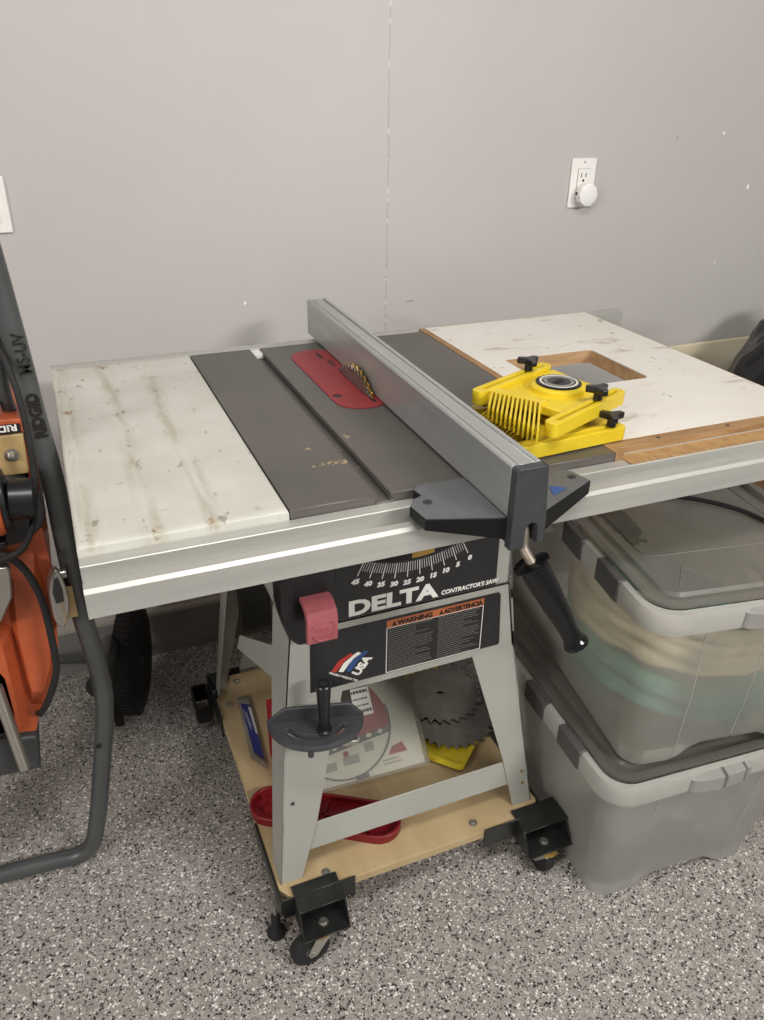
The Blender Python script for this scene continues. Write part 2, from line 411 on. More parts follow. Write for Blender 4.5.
# left extension wing: pressed steel with embossed ribs
def wing():
    bm = newbm(); nx, ny = 74, 60; X0, X1, Y0, Y1 = 0.0, .2525, .002, .684
    def em(x, y):
        z = .9
        for cx, w, dep in ((.088, .009, .0022), (.162, .009, .0022), (.016, .004, .0012)):
            if .045 < y < .645:
                e = min(1, min(y-.045, .645-y)/.012); z -= dep*e*math.exp(-((x-cx)/w)**4)
        return z
    g = []
    for j in range(ny+1):
        y = Y0+(Y1-Y0)*j/ny; row = []
        for i in range(nx+1):
            x = X0+(X1-X0)*i/nx; row.append(bm.verts.new((x, y, em(x, y))))
        g.append(row)
    for j in range(ny):
        for i in range(nx): bm.faces.new((g[j][i], g[j][i+1], g[j+1][i+1], g[j+1][i]))
    rim = [g[0][i] for i in range(nx+1)]+[g[j][nx] for j in range(1, ny+1)]+[g[ny][i] for i in range(nx-1, -1, -1)]+[g[j][0] for j in range(ny-1, 0, -1)]
    prev = rim
    cx, cy = (X0+X1)/2, (Y0+Y1)/2
    for (d, z) in ((.0016, .8985), (.0022, .896), (.0022, .866)):
        cur = [bm.verts.new((v.co.x+(d if v.co.x >= X1-1e-6 else (-d if v.co.x <= X0+1e-6 else 0)), v.co.y+(d if v.co.y >= Y1-1e-6 else (-d if v.co.y <= Y0+1e-6 else 0)), z)) for v in rim]
        n = len(cur)
        for i in range(n): bm.faces.new((prev[i], prev[(i+1) % n], cur[(i+1) % n], cur[i]))
        prev = cur
    return bm
obj('extension_wing', wing(), WPAINT, saw, smooth=True, label='chipped white-painted pressed steel left wing', ang=60)
# cast iron centre with two miter slots
def tslot_profile():
    Z = .9; B = .864; pts = [(.2565, B), (.2565, Z)]
    for s in (.3765, .6235):
        pts += [(s, Z), (s, Z-.0085), (s-.003, Z-.0085), (s-.003, Z-.012), (s+.0225, Z-.012), (s+.0225, Z-.0085), (s+.0195, Z-.0085), (s+.0195, Z)]
    pts += [(.7605, Z), (.7605, B)]
    return [(x, .0, z) for x, z in pts]
b = newbm(); prism(b, tslot_profile(), (0, .686, 0)); obj('cast_iron_table', b, IRON, saw, label='dark cast iron top with two miter slots', bevel=.0012, seg=1)
b = newbm(); box(b, .377, .3955, .655, .686, .8885, .8975); obj('slot_plug', b, WHITEPL, saw, label='white plug at the back end of the slot')
# throat plate with elongated slot holes
def stadium(x0, x1, y0, y1, k=10):
    r = (x1-x0)/2; cx = (x0+x1)/2
    return [(cx+r*math.cos(PI*i/k), y1-r+r*math.sin(PI*i/k)) for i in range(k+1)]+[(cx+r*math.cos(PI+PI*i/k), y0+r+r*math.sin(PI+PI*i/k)) for i in range(k+1)]
def halfround():
    return rrect(.437, .532, .298, .634, .044, 8)
b = newbm(); holed(b, halfround(), [circ(.451, .368, .0085), stadium(.4985, .5065, .318, .505), stadium(.497, .505, .525, .56), stadium(.489, .497, .575, .612), circ(.449, .585, .002, 8)], .9001, .9016)
tp = obj('throat_plate', b, REDIN, saw, label='red throat plate around the blade')
b = newbm(); prism(b, [(x, y, .9001) for x, y in rrect(.445, .524, .306, .626, .037)], (0, 0, .0004)); obj('recess', b, BLACKP, tp, label='black sheet painted for the dark opening under the plate')  # solid black sheet below the holes; darkness of the opening is its colour
# blade (two stacked toothed discs) rising through the throat plate
def toothed(bm, c, R, n, th, axis='X', hole=.008, tooth=.004, gull=.006):
    pts = []
    for i in range(n):
        a = 2*PI*i/n; s = 2*PI/n
        for t, r in ((0, R), (.10, R-.0005), (.30, R-gull), (.55, R-gull*.9), (.92, R-tooth*.25)):
            pts.append((r*math.cos(a+t*s), r*math.sin(a+t*s)))
    holed_b = newbm(); holed(holed_b, pts, [circ(0, 0, hole, 16)], -th/2, th/2)
    M = Matrix.Translation(c)
    if axis == 'X': M = M @ Matrix.Rotation(PI/2, 4, 'Y')
    elif isinstance(axis, Matrix): M = M @ axis
    holed_b.transform(M); me = bpy.data.meshes.new('t'); holed_b.to_mesh(me); holed_b.free(); bm.from_mesh(me); bpy.data.meshes.remove(me)
b = newbm(); toothed(b, (.5005, .415, .808), .125, 48, .0026); bl = obj('saw_blade', b, DSTEEL, saw, label='toothed blade standing up through the red plate')
b = newbm(); toothed(b, (.5045, .415, .808), .1265, 40, .003); obj('outer_blade', b, BRASS, bl, label='gold toned outer cutter')
b = newbm(); cyl(b, (.47, .415, .808), (.56, .415, .808), .014); obj('arbor', b, STEEL, saw)
# front rail: extrusion with flange, groove and rounded outer lip
def rail_prof(y0, s=1):
    P = [(0, .887), (-.0195, .887), (-.0205, .886), (-.0205, .864), (-.042, .864), (-.042, .875), (-.0455, .8795), (-.058, .8795), (-.0625, .875), (-.0625, .842), (-.0595, .842), (-.0595, .858), (0, .858)]
    return [(y0+s*y, z) for y, z in P]
b = newbm(); prism(b, [(-.002, y, z) for y, z in rail_prof(-.0015)], (1.6, 0, 0)); rail = obj('front_rail', b, ALU, saw, smooth=True, ang=30, label='long aluminium front rail')
b = newbm(); box(b, .775, 1.597, -.0195, .0122, .8872, .8882); obj('rule', b, TAPE, rail, label='tan adhesive rule with fine ticks')
b = newbm(); prism(b, [(-.002, y, z) for y, z in [(.7085, .858), (.7085, .893), (.735, .893), (.735, .858)]], (1.318, 0, 0)); obj('rear_rail', b, ALU, saw, bevel=.001)
# router extension table
outer = [(.7765, .0375), (1.6, .0375), (1.6, .0375+.0), (1.6, .04)]
def board_outline(x0, y0):
    # right side of the board runs straight back; beyond the frame it is cut square
    return [(x0, y0), (1.1985, y0), (1.1985, .7045), (x0, .7045)]
hole = rrect(.829, 1.034, .262, .450, .012, 5)
b = newbm(); holed(b, board_outline(.7765, .038), [hole], .8985, .9005)
ext = obj('router_table', b, LAM, saw, label='scuffed white laminate router board with a rectangular cut-out')
b = newbm(); holed(b, board_outline(.7765, .038), [hole], .872, .8984); obj('core', b, HOLE_EDGE, ext, label='brown board core showing at the cut-out')
b = newbm(); box(b, .7615, .7764, .0005, .7045, .870, .9005); box(b, .7765, 1.1985, .0145, .0379, .870, .8998); box(b, 1.1986, 1.2015, .0145, .7045, .871, .9); box(b, .7765, 1.1985, .7046, .708, .871, .9)
obj('wood_edging', b, PARTICLE, ext, label='raw wood edging strip', bevel=.0006, seg=1)
b = newbm(); box(b, .7765, 1.2, .0122, .0144, .880, .8895); obj('metal_strip', b, ALU, ext, label='thin bright metal strip along the edging')
for x in (.86, 1.0):
    b = newbm(); cyl(b, (x, .026, .8998), (x, .026, .9), .0035, n=12); obj('screw_hole', b, BLACKP, ext)

# cabinet
FY = .08
b = newbm(); prism(b, [(.268, FY, .646), (.650, FY, .646), (.646, FY, .8635), (.272, FY, .8635)], (0, .36, 0)); obj('cabinet', b, GREYP, saw, bevel=.004)
# stand: skirts, four tapered legs with side flanges, cross rails and diagonal braces
def sheet(bm, pts, t=.002, d=(0, 1, 0)): prism(bm, pts, Vector(d)*t)
b = newbm()
sheet(b, [(.268, FY, .645), (.651, FY, .645), (.675, FY, .505), (.256, FY, .505)])
sheet(b, [(.268, FY+.0, .645), (.651, FY, .645), (.651, FY+.42, .645), (.268, FY+.42, .645)], .002, (0, 0, -1))
sheet(b, [(.268, FY+.42, .645), (.651, FY+.42, .645), (.668, FY+.44, .535), (.262, FY+.44, .535)])
sheet(b, [(.651, FY, .645), (.651, FY+.42, .645), (.672, FY+.45, .51), (.672, FY, .51)], .002, (-1, 0, 0))
obj('stand_skirt', b, GREYP, saw)
FB = .053
def yz(z): return FB+(FY-FB)*min(1, (z-.12)/.385)      # front plane leans a little outwards towards the floor
def yb(z): return .60-.15*(z-.12)
def fl(z): return .2225+(z-.12)*(.268-.2225)/.525
def fr(z): return .7395-(z-.12)*(.7395-.6515)/.525
def leg(out, inn, yf, side, pts_z, wside, top=1):
    bm = newbm(); zs = [z for z in pts_z if z < top]
    o = [(out(z), yf(z), z) for z in zs]; i = [(inn(z), yf(z), z) for z in zs]
    sheet(bm, o+i[::-1], .0025, (0, 1 if side > 0 else -1, 0))
    zs = pts_z; o = [(out(z), yf(z), z) for z in zs]; s = [(out(z), yf(z)+side*wside(z), z) for z in zs]
    sg = 1 if out(.3) < .5 else -1
    sheet(bm, o+s[::-1], .0025, (sg, 0, 0)); return bm
zs = [.1205, .25, .39, .505, .64]
def lin3(z, a): 
    for (z0, v0), (z1, v1) in zip(a, a[1:]):
        if z <= z1: return v0+(v1-v0)*(z-z0)/(z1-z0)
    return a[-1][1]
obj('leg', leg(fl, lambda z: lin3(z, [(.12, .262), (.235, .295), (.40, .327), (.505, .352), (.645, .372)]), yz, 1, zs, lambda z: .055+.07*(z-.12), .506), GREYP, saw)
obj('leg', leg(fr, lambda z: lin3(z, [(.12, .698), (.235, .672), (.505, .592), (.645, .57)]), yz, 1, zs, lambda z: .055+.07*(z-.12), .506), GREYP, saw)
obj('leg', leg(fl, lambda z: lin3(z, [(.12, .245), (.645, .335)]), yb, -1, zs, lambda z: .028+.06*(z-.12)), GREYP, saw, bevel=.0006, seg=1)
obj('leg', leg(fr, lambda z: lin3(z, [(.12, .71), (.645, .60)]), yb, -1, zs, lambda z: .028+.06*(z-.12)), GREYP, saw, bevel=.0006, seg=1)
b = newbm()
sheet(b, [(.29, yz(.235)+.003, .238), (.68, yz(.235)+.003, .238), (.69, yz(.175)+.003, .178), (.28, yz(.175)+.003, .178)], .0025)
sheet(b, [(.28, yz(.178)+.003, .178), (.69, yz(.178)+.003, .178), (.69, yz(.178)+.025, .178), (.28, yz(.178)+.025, .178)], .0025, (0, 0, 1))
obj('cross_rail', b, GREYP, saw, bevel=.0006, seg=1)
b = newbm(); sheet(b, [(.29, yb(.235)-.004, .238), (.68, yb(.235)-.004, .238), (.69, yb(.175)-.004, .178), (.28, yb(.175)-.004, .178)], .0025, (0, -1, 0)); obj('cross_rail', b, GREYP, saw)
b = newbm(); sheet(b, [(.268, .10, .60), (.268, .47, .365), (.262, .48, .325), (.260, .10, .53)], .003, (-1, 0, 0)); obj('side_brace', b, GREYP, saw, bevel=.0006, seg=1)
b = newbm(); sheet(b, [(.662, .085, .607), (.662, .46, .375), (.675, .47, .335), (.672, .085, .535)], .003, (1, 0, 0)); obj('side_brace', b, GREYP, saw)
b = newbm(); box(b, .278, .345, .515, .53, .335, .635); obj('motor_mount', b, BLKMETAL, saw, bevel=.003, label='black motor mounting plate behind the stand')
b = newbm(); tube(b, spline([(.30, .19, .66), (.305, .20, .60), (.308, .2, .555)], 5), .004, 8); cyl(b, (.308, .2, .56), (.309, .2, .525), .009, n=12); obj('switch_cable', b, BLKRUB, saw, smooth=True)
for (x, z) in ((.243, .30), (.25, .46)):
    b = newbm(); cyl(b, (x+.012, yz(z)-.002, z), (x+.012, yz(z), z), .0035, n=10); obj('bolt', b, DKGREY, saw)
for (x, z) in ((.712, .205), (.716, .175)):
    b = newbm(); cyl(b, (x, yz(z)-.002, z), (x, yz(z), z), .0028, n=10); obj('bolt', b, BRASS, saw)
# upper scale plate
PY = FY-.0012
def plan(pts, y=PY, t=.0012): 
    bm = newbm(); prism(bm, [(x, y, z) for x, z in pts], (0, t, 0)); return bm
arc_c = (.472, .93); RI = .2
def P2(a, r): return (arc_c[0]+r*math.sin(a), arc_c[1]-r*math.cos(a))
A0 = math.asin(.083/.2)
op = [P2(-A0-.06+(2*A0+.12)*i/24, RI-.003) for i in range(25)]
sp = obj('bevel_scale_plate', plan([(.276, .648), (.624, .648), (.622, .86), (.276, .86)]), BLACKP, saw, label='black plate with the bevel scale, above the ledge')
b = newbm(); prism(b, [(x, PY-.0006, z) for x, z in op+[(.56, .80), (.385, .80)]], (0, .0005, 0)); obj('bevel_slot', b, BLKRUB, sp, label='curved slot above the scale ticks')
b = newbm(); prism(b, [(x, PY-.0012, z) for x, z in [P2(-.02+.2*i/8, RI-.006) for i in range(9)]+[P2(.18-.2*i/8, RI-.015) for i in range(9)]], (0, .0005, 0)); obj('bevel_pointer', b, BRASS, sp)
b = newbm()
for i in range(46):
    a = A0-2*A0*i/45; L = .027 if i % 5 == 0 else .017; w = .0006 if i % 5 == 0 else .0003
    p, q = P2(a, RI), P2(a, RI+L); d = Vector((q[0]-p[0], q[1]-p[1])).normalized(); nrm = Vector((-d.y, d.x))*w
    prism(b, [(p[0]-nrm.x, PY-.0005, p[1]-nrm.y), (q[0]-nrm.x, PY-.0005, q[1]-nrm.y), (q[0]+nrm.x, PY-.0005, q[1]+nrm.y), (p[0]+nrm.x, PY-.0005, p[1]+nrm.y)], (0, .0004, 0))
obj('scale_ticks', b, WHITEINK, sp)
b = newbm(); p = P2(A0+.02, RI+.0); prism(b, [(p[0]-.004, PY-.001, p[1]+.006), (p[0]+.004, PY-.001, p[1]+.007), (p[0]-.001, PY-.001, p[1]-.008)], (0, .0006, 0)); obj('red_marker', b, REDINK, sp)
for i in range(0, 46, 5):
    a = A0-2*A0*i/45; p = P2(a, RI+.036)
    text(str(i), .0115, Matrix.Translation((p[0], PY-.0005, p[1]-.005)) @ RX90, WHITEINK, sp, 'scale_number', bold=.0006, xs=1.1, align='CENTER', shear=.15)
text('DELTA', .0372, Matrix.Translation((.362, PY-.0006, .6535)) @ RX90, WHITEINK, sp, bold=.0016, xs=1.36)
text("CONTRACTOR'S SAW", .0112, Matrix.Translation((.522, PY-.0006, .6535)) @ RX90, WHITEINK, sp, bold=.0004, xs=.93, shear=.2)
# lower warning plate
wp = obj('warning_plate', plan([(.298, .519), (.640, .519), (.643, .523), (.636, .626), (.632, .631), (.300, .631)]), BLACKP, saw, label='black lower plate with warnings and flag emblem')
b = newbm()
for (x0, x1, z0, z1) in ((.428, .6045, .5205, .5217), (.428, .6045, .6112, .6122), (.428, .4292, .5205, .612), (.6033, .6045, .5205, .612)): box(b, x0, x1, PY-.0005, PY-.0001, z0, z1)
obj('border', b, WHITEINK, wp)
b = newbm(); box(b, .428, .6045, PY-.0006, PY-.0001, .6122, .6265); obj('warning_band', b, ORINK, wp, label='orange band')
text('WARNING', .0125, Matrix.Translation((.447, PY-.001, .6146)) @ RX90, BLKINK, wp, bold=.0005, xs=1.02)
text('ADVERTENCIA', .0125, Matrix.Translation((.530, PY-.001, .6146)) @ RX90, BLKINK, wp, bold=.0005, xs=.86)
b = newbm()
for x in (.437, .521):
    b = newbm(); prism(b, [(x, PY-.001, .6145), (x+.008, PY-.001, .6145), (x+.004, PY-.001, .6235)], (0, .0003, 0)); obj('warning_triangle', b, BLKINK, wp)
b = newbm(); rnd = random.Random(3)
for c0, c1 in ((.432, .512), (.521, .599)):
    z = .6075
    while z > .5235:
        x = c0; end = c0+(c1-c0)*rnd.choice((1, .97, .9, .6, .95, .8))
        while x < end:
            w = rnd.uniform(.004, .014); box(b, x, min(x+w, end), PY-.0005, PY-.0001, z, z+.0010); x += w+.0012
        z -= .0042
obj('small_print', b, mat('dim_print', '#77756f', .5), wp)
b = newbm()
MU = Matrix.Translation((.331, PY-.0007, .560)) @ Matrix.Rotation(-.0, 4, 'Y')
for i, mm in enumerate((REDINK, WHITEINK, BLUEINK)):
    bb = newbm(); o = i*.0125
    prism(bb, [(.333+o, PY-.0007, .552-o*.25), (.341+o, PY-.0007, .549-o*.25), (.352+o, PY-.0007, .562-o*.1), (.372+o, PY-.0007, .576-o*.05), (.366+o, PY-.0007, .580-o*.05), (.345+o, PY-.0007, .570-o*.1)], (0, .0004, 0))
    obj('emblem_stripe', bb, mm, wp)
b.free()
text('USA', .021, Matrix.Translation((.379, PY-.0008, .530)) @ RX90 @ Matrix.Rotation(math.radians(52), 4, 'Z'), WHITEINK, wp, bold=.001)
text('PROUDLY MADE IN THE', .0052, Matrix.Translation((.329, PY-.0008, .550)) @ RX90 @ Matrix.Rotation(math.radians(-33), 4, 'Z'), WHITEINK, wp, bold=.0001)
# switch box with red stop paddle
b = newbm(); prism(b, [(.2455, .03, .72), (.245, .03, .80), (.330, .03, .80), (.330, .03, .70), (.322, .03, .662), (.310, .03, .655), (.268, .03, .656), (.255, .03, .672)], (0, .049, 0))
sw = obj('switch_box', b, BLKPL, saw, bevel=.006, seg=3, label='black switch box left of the scale')
b = newbm(); n = 14
pr = [(.0+.010*math.cos(-PI/2+PI*i/n), 0) for i in range(n+1)]
prof = [(.028, .062), (.028, .066)]
top = [(.2715, y, z) for y, z in ((.005, .741), (-.004, .736), (-.0085, .725), (-.0085, .700), (-.005, .684), (.002, .680), (.0025, .70), (.002, .72), (.008, .730), (.016, .735), (.0295, .737), (.0295, .743), (.014, .744))]
prism(b, top, (.044, 0, 0)); pd = obj('stop_paddle', b, PADRED, sw, smooth=True, ang=35, label='faded red stop paddle')
b = newbm(); tube(b, [(.2935+.0170*math.cos(2*PI*i/28), -.0088, .7070+.0170*math.sin(2*PI*i/28)) for i in range(28)], .0009, 6, closed=True); obj('embossed_ring', b, PADRED, pd)
text('STOP', .0095, Matrix.Translation((.2935, -.0086, .7040)) @ RX90, PADRED, pd, bold=.0003, align='CENTER', depth=.0007)

# ------------------------------------------------------------------ rip fence
fen = root('rip_fence', (.535, .3, .9), 'long aluminium rip fence with black T-shaped head and drop handle, lying across the saw table', 'rip fence')
b = newbm()
prof = [(.5115, .903), (.5115, .972), (.514, .975), (.5195, .975), (.5195, .9715), (.5225, .9715), (.5225, .9735), (.5435, .9735), (.5435, .9715), (.5465, .9715), (.5465, .975), (.5525, .975), (.554, .973), (.554, .903)]
prism(b, [(x, -.118, z) for x, z in prof], (0, .865, 0)); obj('fence_body', b, ALUF, fen, bevel=.0006, seg=1)
def wing_poly(bm, P, thick, z=.9035):
    A = [bm.verts.new((x, y, z-thick(x))) for x, y in P]; B = [bm.verts.new((x, y, z)) for x, y in P]; n = len(P)
    bm.faces.new(A[::-1]); bm.faces.new(B)
    for i in range(n): bm.faces.new((A[i], A[(i+1) % n], B[(i+1) % n], B[i]))
LW = [(.4385, 0), (.5112, 0), (.5112, -.123), (.4115, -.0915), (.4070, -.052), (.4195, -.036), (.4330, -.030), (.4300, -.012)]
RW = [(.5585, 0), (.640, -.012), (.664, -.034), (.6715, -.068), (.5585, -.127)]
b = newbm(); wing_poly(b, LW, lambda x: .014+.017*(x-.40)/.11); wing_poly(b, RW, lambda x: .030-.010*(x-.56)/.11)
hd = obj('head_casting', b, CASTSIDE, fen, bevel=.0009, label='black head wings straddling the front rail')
b = newbm()
pp = [(.510, .8), (.510, .972), (.513, .9755), (.5515, .9755), (.5545, .972), (.5595, .90), (.5595, .866), (.5485, .866), (.5485, .888), (.5455, .895), (.5395, .898), (.5335, .895), (.5305, .888), (.5305, .862), (.510, .862)][1:]
prism(b, [(x, -.135, z) for x, z in pp], (0, .014, 0)); obj('end_cap', b, CASTBLK, fen, bevel=.001, label='dark grey cap over the front end')
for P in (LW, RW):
    c = Vector((sum(p[0] for p in P)/len(P), sum(p[1] for p in P)/len(P))); b = newbm(); wing_poly(b, [((x-c.x)*.975+c.x, (y-c.y)*.975+c.y) for x, y in P], lambda x: .0004, .9040); obj('top_face', b, CASTTOP, hd, label='grey textured top face, lightened for sheen')  # thin overlay: sheen painted as lighter grey above the darkened sides
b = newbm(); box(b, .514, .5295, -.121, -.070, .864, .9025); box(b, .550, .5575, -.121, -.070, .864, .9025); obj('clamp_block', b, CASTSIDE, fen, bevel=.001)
b = newbm(); tube(b, spline([(.5395, -.112, .898), (.5385, -.120, .878), (.536, -.126, .858), (.540, -.136, .846), (.5435, -.142, .838)], 5), .0068, 12); lv = obj('locking_lever', b, mat('dull_lever_steel', '#8d8377', .45, .6), fen, smooth=True, label='bare steel lever rod')
g0 = Vector((.541, -.140, .842)); g1 = Vector((.602, -.180, .722)); gd = g1-g0; L = gd.length
b = newbm(); lathe(b, g0, gd, [(0, .0225), (.001, .025), (.004, .025), (.0055, .0195), (.012, .0200), (.03, .0200), (L*.5, .0175), (L*.8, .0140), (L*.9, .0136), (L*.95, .0165), (L*.98, .0182), (L, .0178), (L+.001, .015)], 12)
obj('grip', b, mat('glossy_black_plastic', '#121314', .14), lv, smooth=True, ang=30, label='glossy black faceted grip')
for (x, y) in ((.433, -.050), (.652, -.05)):
    b = newbm(); tube(b, [(x+.0055*math.cos(2*PI*i/16), y+.0055*math.sin(2*PI*i/16), .9042) for i in range(16)], .0008, 6, closed=True); cyl(b, (x, y, .9040), (x, y, .9045), .003, n=6); obj('adjuster_screw', b, BLKINK, hd)
b = newbm(); prism(b, [(.607, -.064, .9045), (.598, -.090, .9045), (.627, -.078, .9045)], (0, 0, .0004)); obj('blue_arrow', b, BLUEINK, hd, label='blue arrow mark')
b = newbm()
for x, y in ((.583, -.062), (.581, -.079), (.579, -.096)):
    b = newbm(); box(b, x, x+.006, y, y+.001, .9041, .9045); obj('cursor_mark', b, BLKINK, hd)

fen.rotation_euler.z = math.radians(-1.0)

# ------------------------------------------------------------------ featherboards
def featherboard(c, ang, z, th, label, knobs, mirror=1):
    r = root('featherboard', (c[0], c[1], z), label, 'featherboard', 'yellow featherboards stacked beside the fence')
    M = Matrix.Translation((c[0], c[1], 0)) @ Matrix.Rotation(ang, 4, 'Z')
    def T(bm): bm.transform(M); return bm
    # slotted arms
    for (x0, x1, y) in ((-.150, .054, -.077), (-.121, .080, .077)):
        b = newbm(); W = .0115
        out = [(x0+W*.9*(1-math.cos(t))-.0, y) for t in ()]
        o = rrect(x0, x1, y-W, y+W, .009, 4); sl = rrect(x0+.018, x1-.014, y-.0035, y+.0035, .0034, 3)
        holed(b, o, [sl], z, z+th); obj('slotted_arm', T(b), YEL, r, bevel=.0012, seg=1)
    # body web and hub
    b = newbm(); prism(b, [(-.084, -.064, z+.001), (.05, -.064, z+.001), (.078, .064, z+.001), (-.100, .064, z+.001), (-.084, -.02, z+.001)], (0, 0, th*.62)); 
    prism(b, [(-.086, -.022, z+.001), (-.070, -.022, z+.001), (-.080, .066, z+.001), (-.104, .066, z+.001)], (0, 0, th-.002))
    obj('body', T(b), YEL, r, bevel=.001, seg=1)
    b = newbm(); lathe(b, (0, .004, z+.002), (0, 0, 1), [(0, .046), (th-.003, .045), (th, .042), (th+.0005, .038)], 36)
    hub = obj('hub', T(b), YEL, r, smooth=True)
    zt = z+th+.0005
    b = newbm(); lathe(b, (0, .004, zt), (0, 0, 1), [(0, .0365), (.0035, .0365), (.0045, .035)], 36); d = obj('dial', T(b), BLKPL, r, smooth=True, label='black round dial')
    b = newbm(); holed(b, circ(0, .004, .031, 32), [circ(0, .004, .0275, 32)], zt+.0045, zt+.0051); obj('dial_ring', T(b), CARD_W, d)
    b = newbm(); holed(b, circ(0, .004, .0245, 32), [circ(0, .004, .0195, 32)], zt+.0045, zt+.0051); obj('dial_ring', T(b), CARD_G, d)
    b = newbm(); box(b, -.010, .010, .0, .008, zt+.0045, zt+.0056); obj('dial_slot', T(b), BLKRUB, d)
    # feathers
    n = 12
    for i in range(n):
        t = i/(n-1); x = -.101+.016*t; y = .060-.078*t; tx = -.158-.029*t; ty = .024-.106*t
        b = newbm(); w = .0016; dx, dy = tx-x, ty-y; L = math.hypot(dx, dy); nx, ny = -dy/L*w, dx/L*w
        prism(b, [(x-nx, y-ny, z+.001), (x+dx-nx, y+dy-ny, z+.001), (x+dx+nx, y+dy+ny, z+.001), (x+nx, y+ny, z+.001)], (0, 0, th-.001))
        obj('feather', T(b), YEL, r)
    for kx, ky in knobs:
        b = newbm(); cyl(b, (kx, ky, z+th+.0002), (kx, ky, z+th+.012), .0075, .0065, 14)
        arms = []
        for q in range(6):
            a = PI*q/3; rr = .0205 if q % 2 == 0 else .009
            if q % 2 == 0: arms += [(kx+rr*math.cos(a-.24), ky+rr*math.sin(a-.24)), (kx+rr*math.cos(a+.24), ky+rr*math.sin(a+.24))]
            else: arms += [(kx+rr*math.cos(a), ky+rr*math.sin(a))]
        prism(b, [(x, y, z+th+.012) for x, y in arms], (0, 0, .010)); obj('knob', T(b), BLKPL, r, bevel=.0018, label='black three-armed knob')
    return r
featherboard((.743, .117), math.radians(4), .9026, .021, 'lower yellow featherboard lying on the table under the other one', [(.030, -.077)])
featherboard((.753, .148), math.radians(24), .936, .022, 'upper yellow featherboard with black dial, resting on top of the other one', [(.022, .077), (-.018, -.077)])

# ------------------------------------------------------------------ miter gauge resting on the stand
mg = root('miter_gauge', (.305, .03, .47), 'black half-round miter gauge with upright handle, below the red stop paddle', 'miter gauge')
MM = Matrix.Translation((.3005, .066, .468)) @ Matrix.Rotation(math.radians(-14), 4, 'Z')
b = newbm(); pts = [(.074, -.004)]+[(.074*math.cos(-PI*i/20), -.004-.062*math.sin(PI*i/20)) for i in range(1, 20)]+[(-.074, -.004)]
slot = [(.058*math.cos(-t), -.004-.048*math.sin(t)) for t in [math.radians(25+130*i/14) for i in range(15)]]+[(.047*math.cos(-t), -.004-.037*math.sin(t)) for t in [math.radians(155-130*i/14) for i in range(15)]]
holed(b, pts, [slot], 0, .012); b.transform(MM); obj('head', b, CASTBLK, mg, bevel=.002)
b = newbm(); prism(b, [(-.078, -.006, 0), (.078, -.006, 0), (.078, -.006, .014), (.056, -.006, .038), (-.05, -.006, .038), (-.078, -.006, .014)], (0, .006, 0)); b.transform(MM)
obj('face_plate', b, CASTBLK, mg, bevel=.002)
b = newbm(); lathe(b, (.012, -.034, .012), (0, 0, 1), [(0, .012), (.004, .0125), (.006, .009), (.03, .0085), (.085, .0115), (.094, .0125), (.096, .011)], 20); b.transform(MM); hn = obj('handle', b, BLKPL, mg, smooth=True)
b = newbm(); cyl(b, (.012, -.034, .108), (.012, -.034, .1085), .005, n=12); b.transform(MM); obj('handle_hole', b, BLKRUB, hn)
b = newbm(); box(b, .046, .064, -.05, .20, -.010, -.0003); b.transform(MM); obj('guide_bar', b, STEEL, mg, bevel=.001)
b = newbm(); tube(b, [MM @ Vector((.0735*math.cos(-PI*i/24), -.004-.0615*math.sin(PI*i/24), .006)) for i in range(25)], .0042, 8); cyl(b, MM@Vector((-.012, -.068, -.004)), MM@Vector((-.012, -.068, .006)), .005, n=12); obj('rim', b, CASTBLK, mg, smooth=True)

# ------------------------------------------------------------------ rolling base
mb = root('mobile_base', (.49, .33, 0), 'rolling plywood base on black corner brackets and casters, under the table saw', 'mobile base')
PT = .1195
b = newbm(); prism(b, [(.216, .045, PT), (.236, .02, PT), (.722, .02, PT), (.75, .05, PT), (.75, .60, PT), (.72, .645, PT), (.262, .645, PT), (.217, .585, PT)], (0, 0, -.018)); obj('platform', b, PLY, mb, bevel=.001, seg=1, label='pale plywood platform')
def bracket(mx, o0, o1):
    # corner plates
    sx = 1 if mx < .5 else -1; b = newbm(); yy = .0165
    Y = lambda y: y
    x0 = mx
    box(b, min(x0, x0+sx*.135), max(x0, x0+sx*.135), .0165, .0195, .078, .126)
    box(b, min(x0-sx*.004, x0), max(x0-sx*.004, x0), .0165, .20, .088, .122)
    obj('corner_plate', b, BLKMETAL, mb, bevel=.0008, seg=1)
    # open steel channel that carries the caster
    c0 = x0+sx*o0; c1 = x0+sx*o1; lo, hi = min(c0, c1), max(c0, c1); b = newbm()
    box(b, lo, hi, -.016, .0163, .122, .125); box(b, lo, hi, -.040, .0163, .074, .077)
    for q in (lo, hi-.003): prism(b, [(q, .0163, .0771), (q, .0163, .1219), (q, -.012, .1219), (q, -.022, .104), (q, -.036, .0771)], (.003, 0, 0))
    ch = obj('channel', b, BLKMETAL, mb, bevel=.0007, seg=1)
    xm = (lo+hi)/2; b = newbm(); lathe(b, (xm, -.014, .0772), (0, 0, 1), [(0, .009), (.001, .009), (.0015, .006), (.005, .0055)], 16); obj('rivet', b, STEEL, ch, smooth=True)
    b = newbm(); prism(b, [(lo+.001, .0163, .122), (hi-.001, .0163, .122), (hi-.001, .040, .122), (lo+.001, .040, .122)], (0, 0, .003)); obj('top_tab', b, BLKMETAL, ch)
    return xm
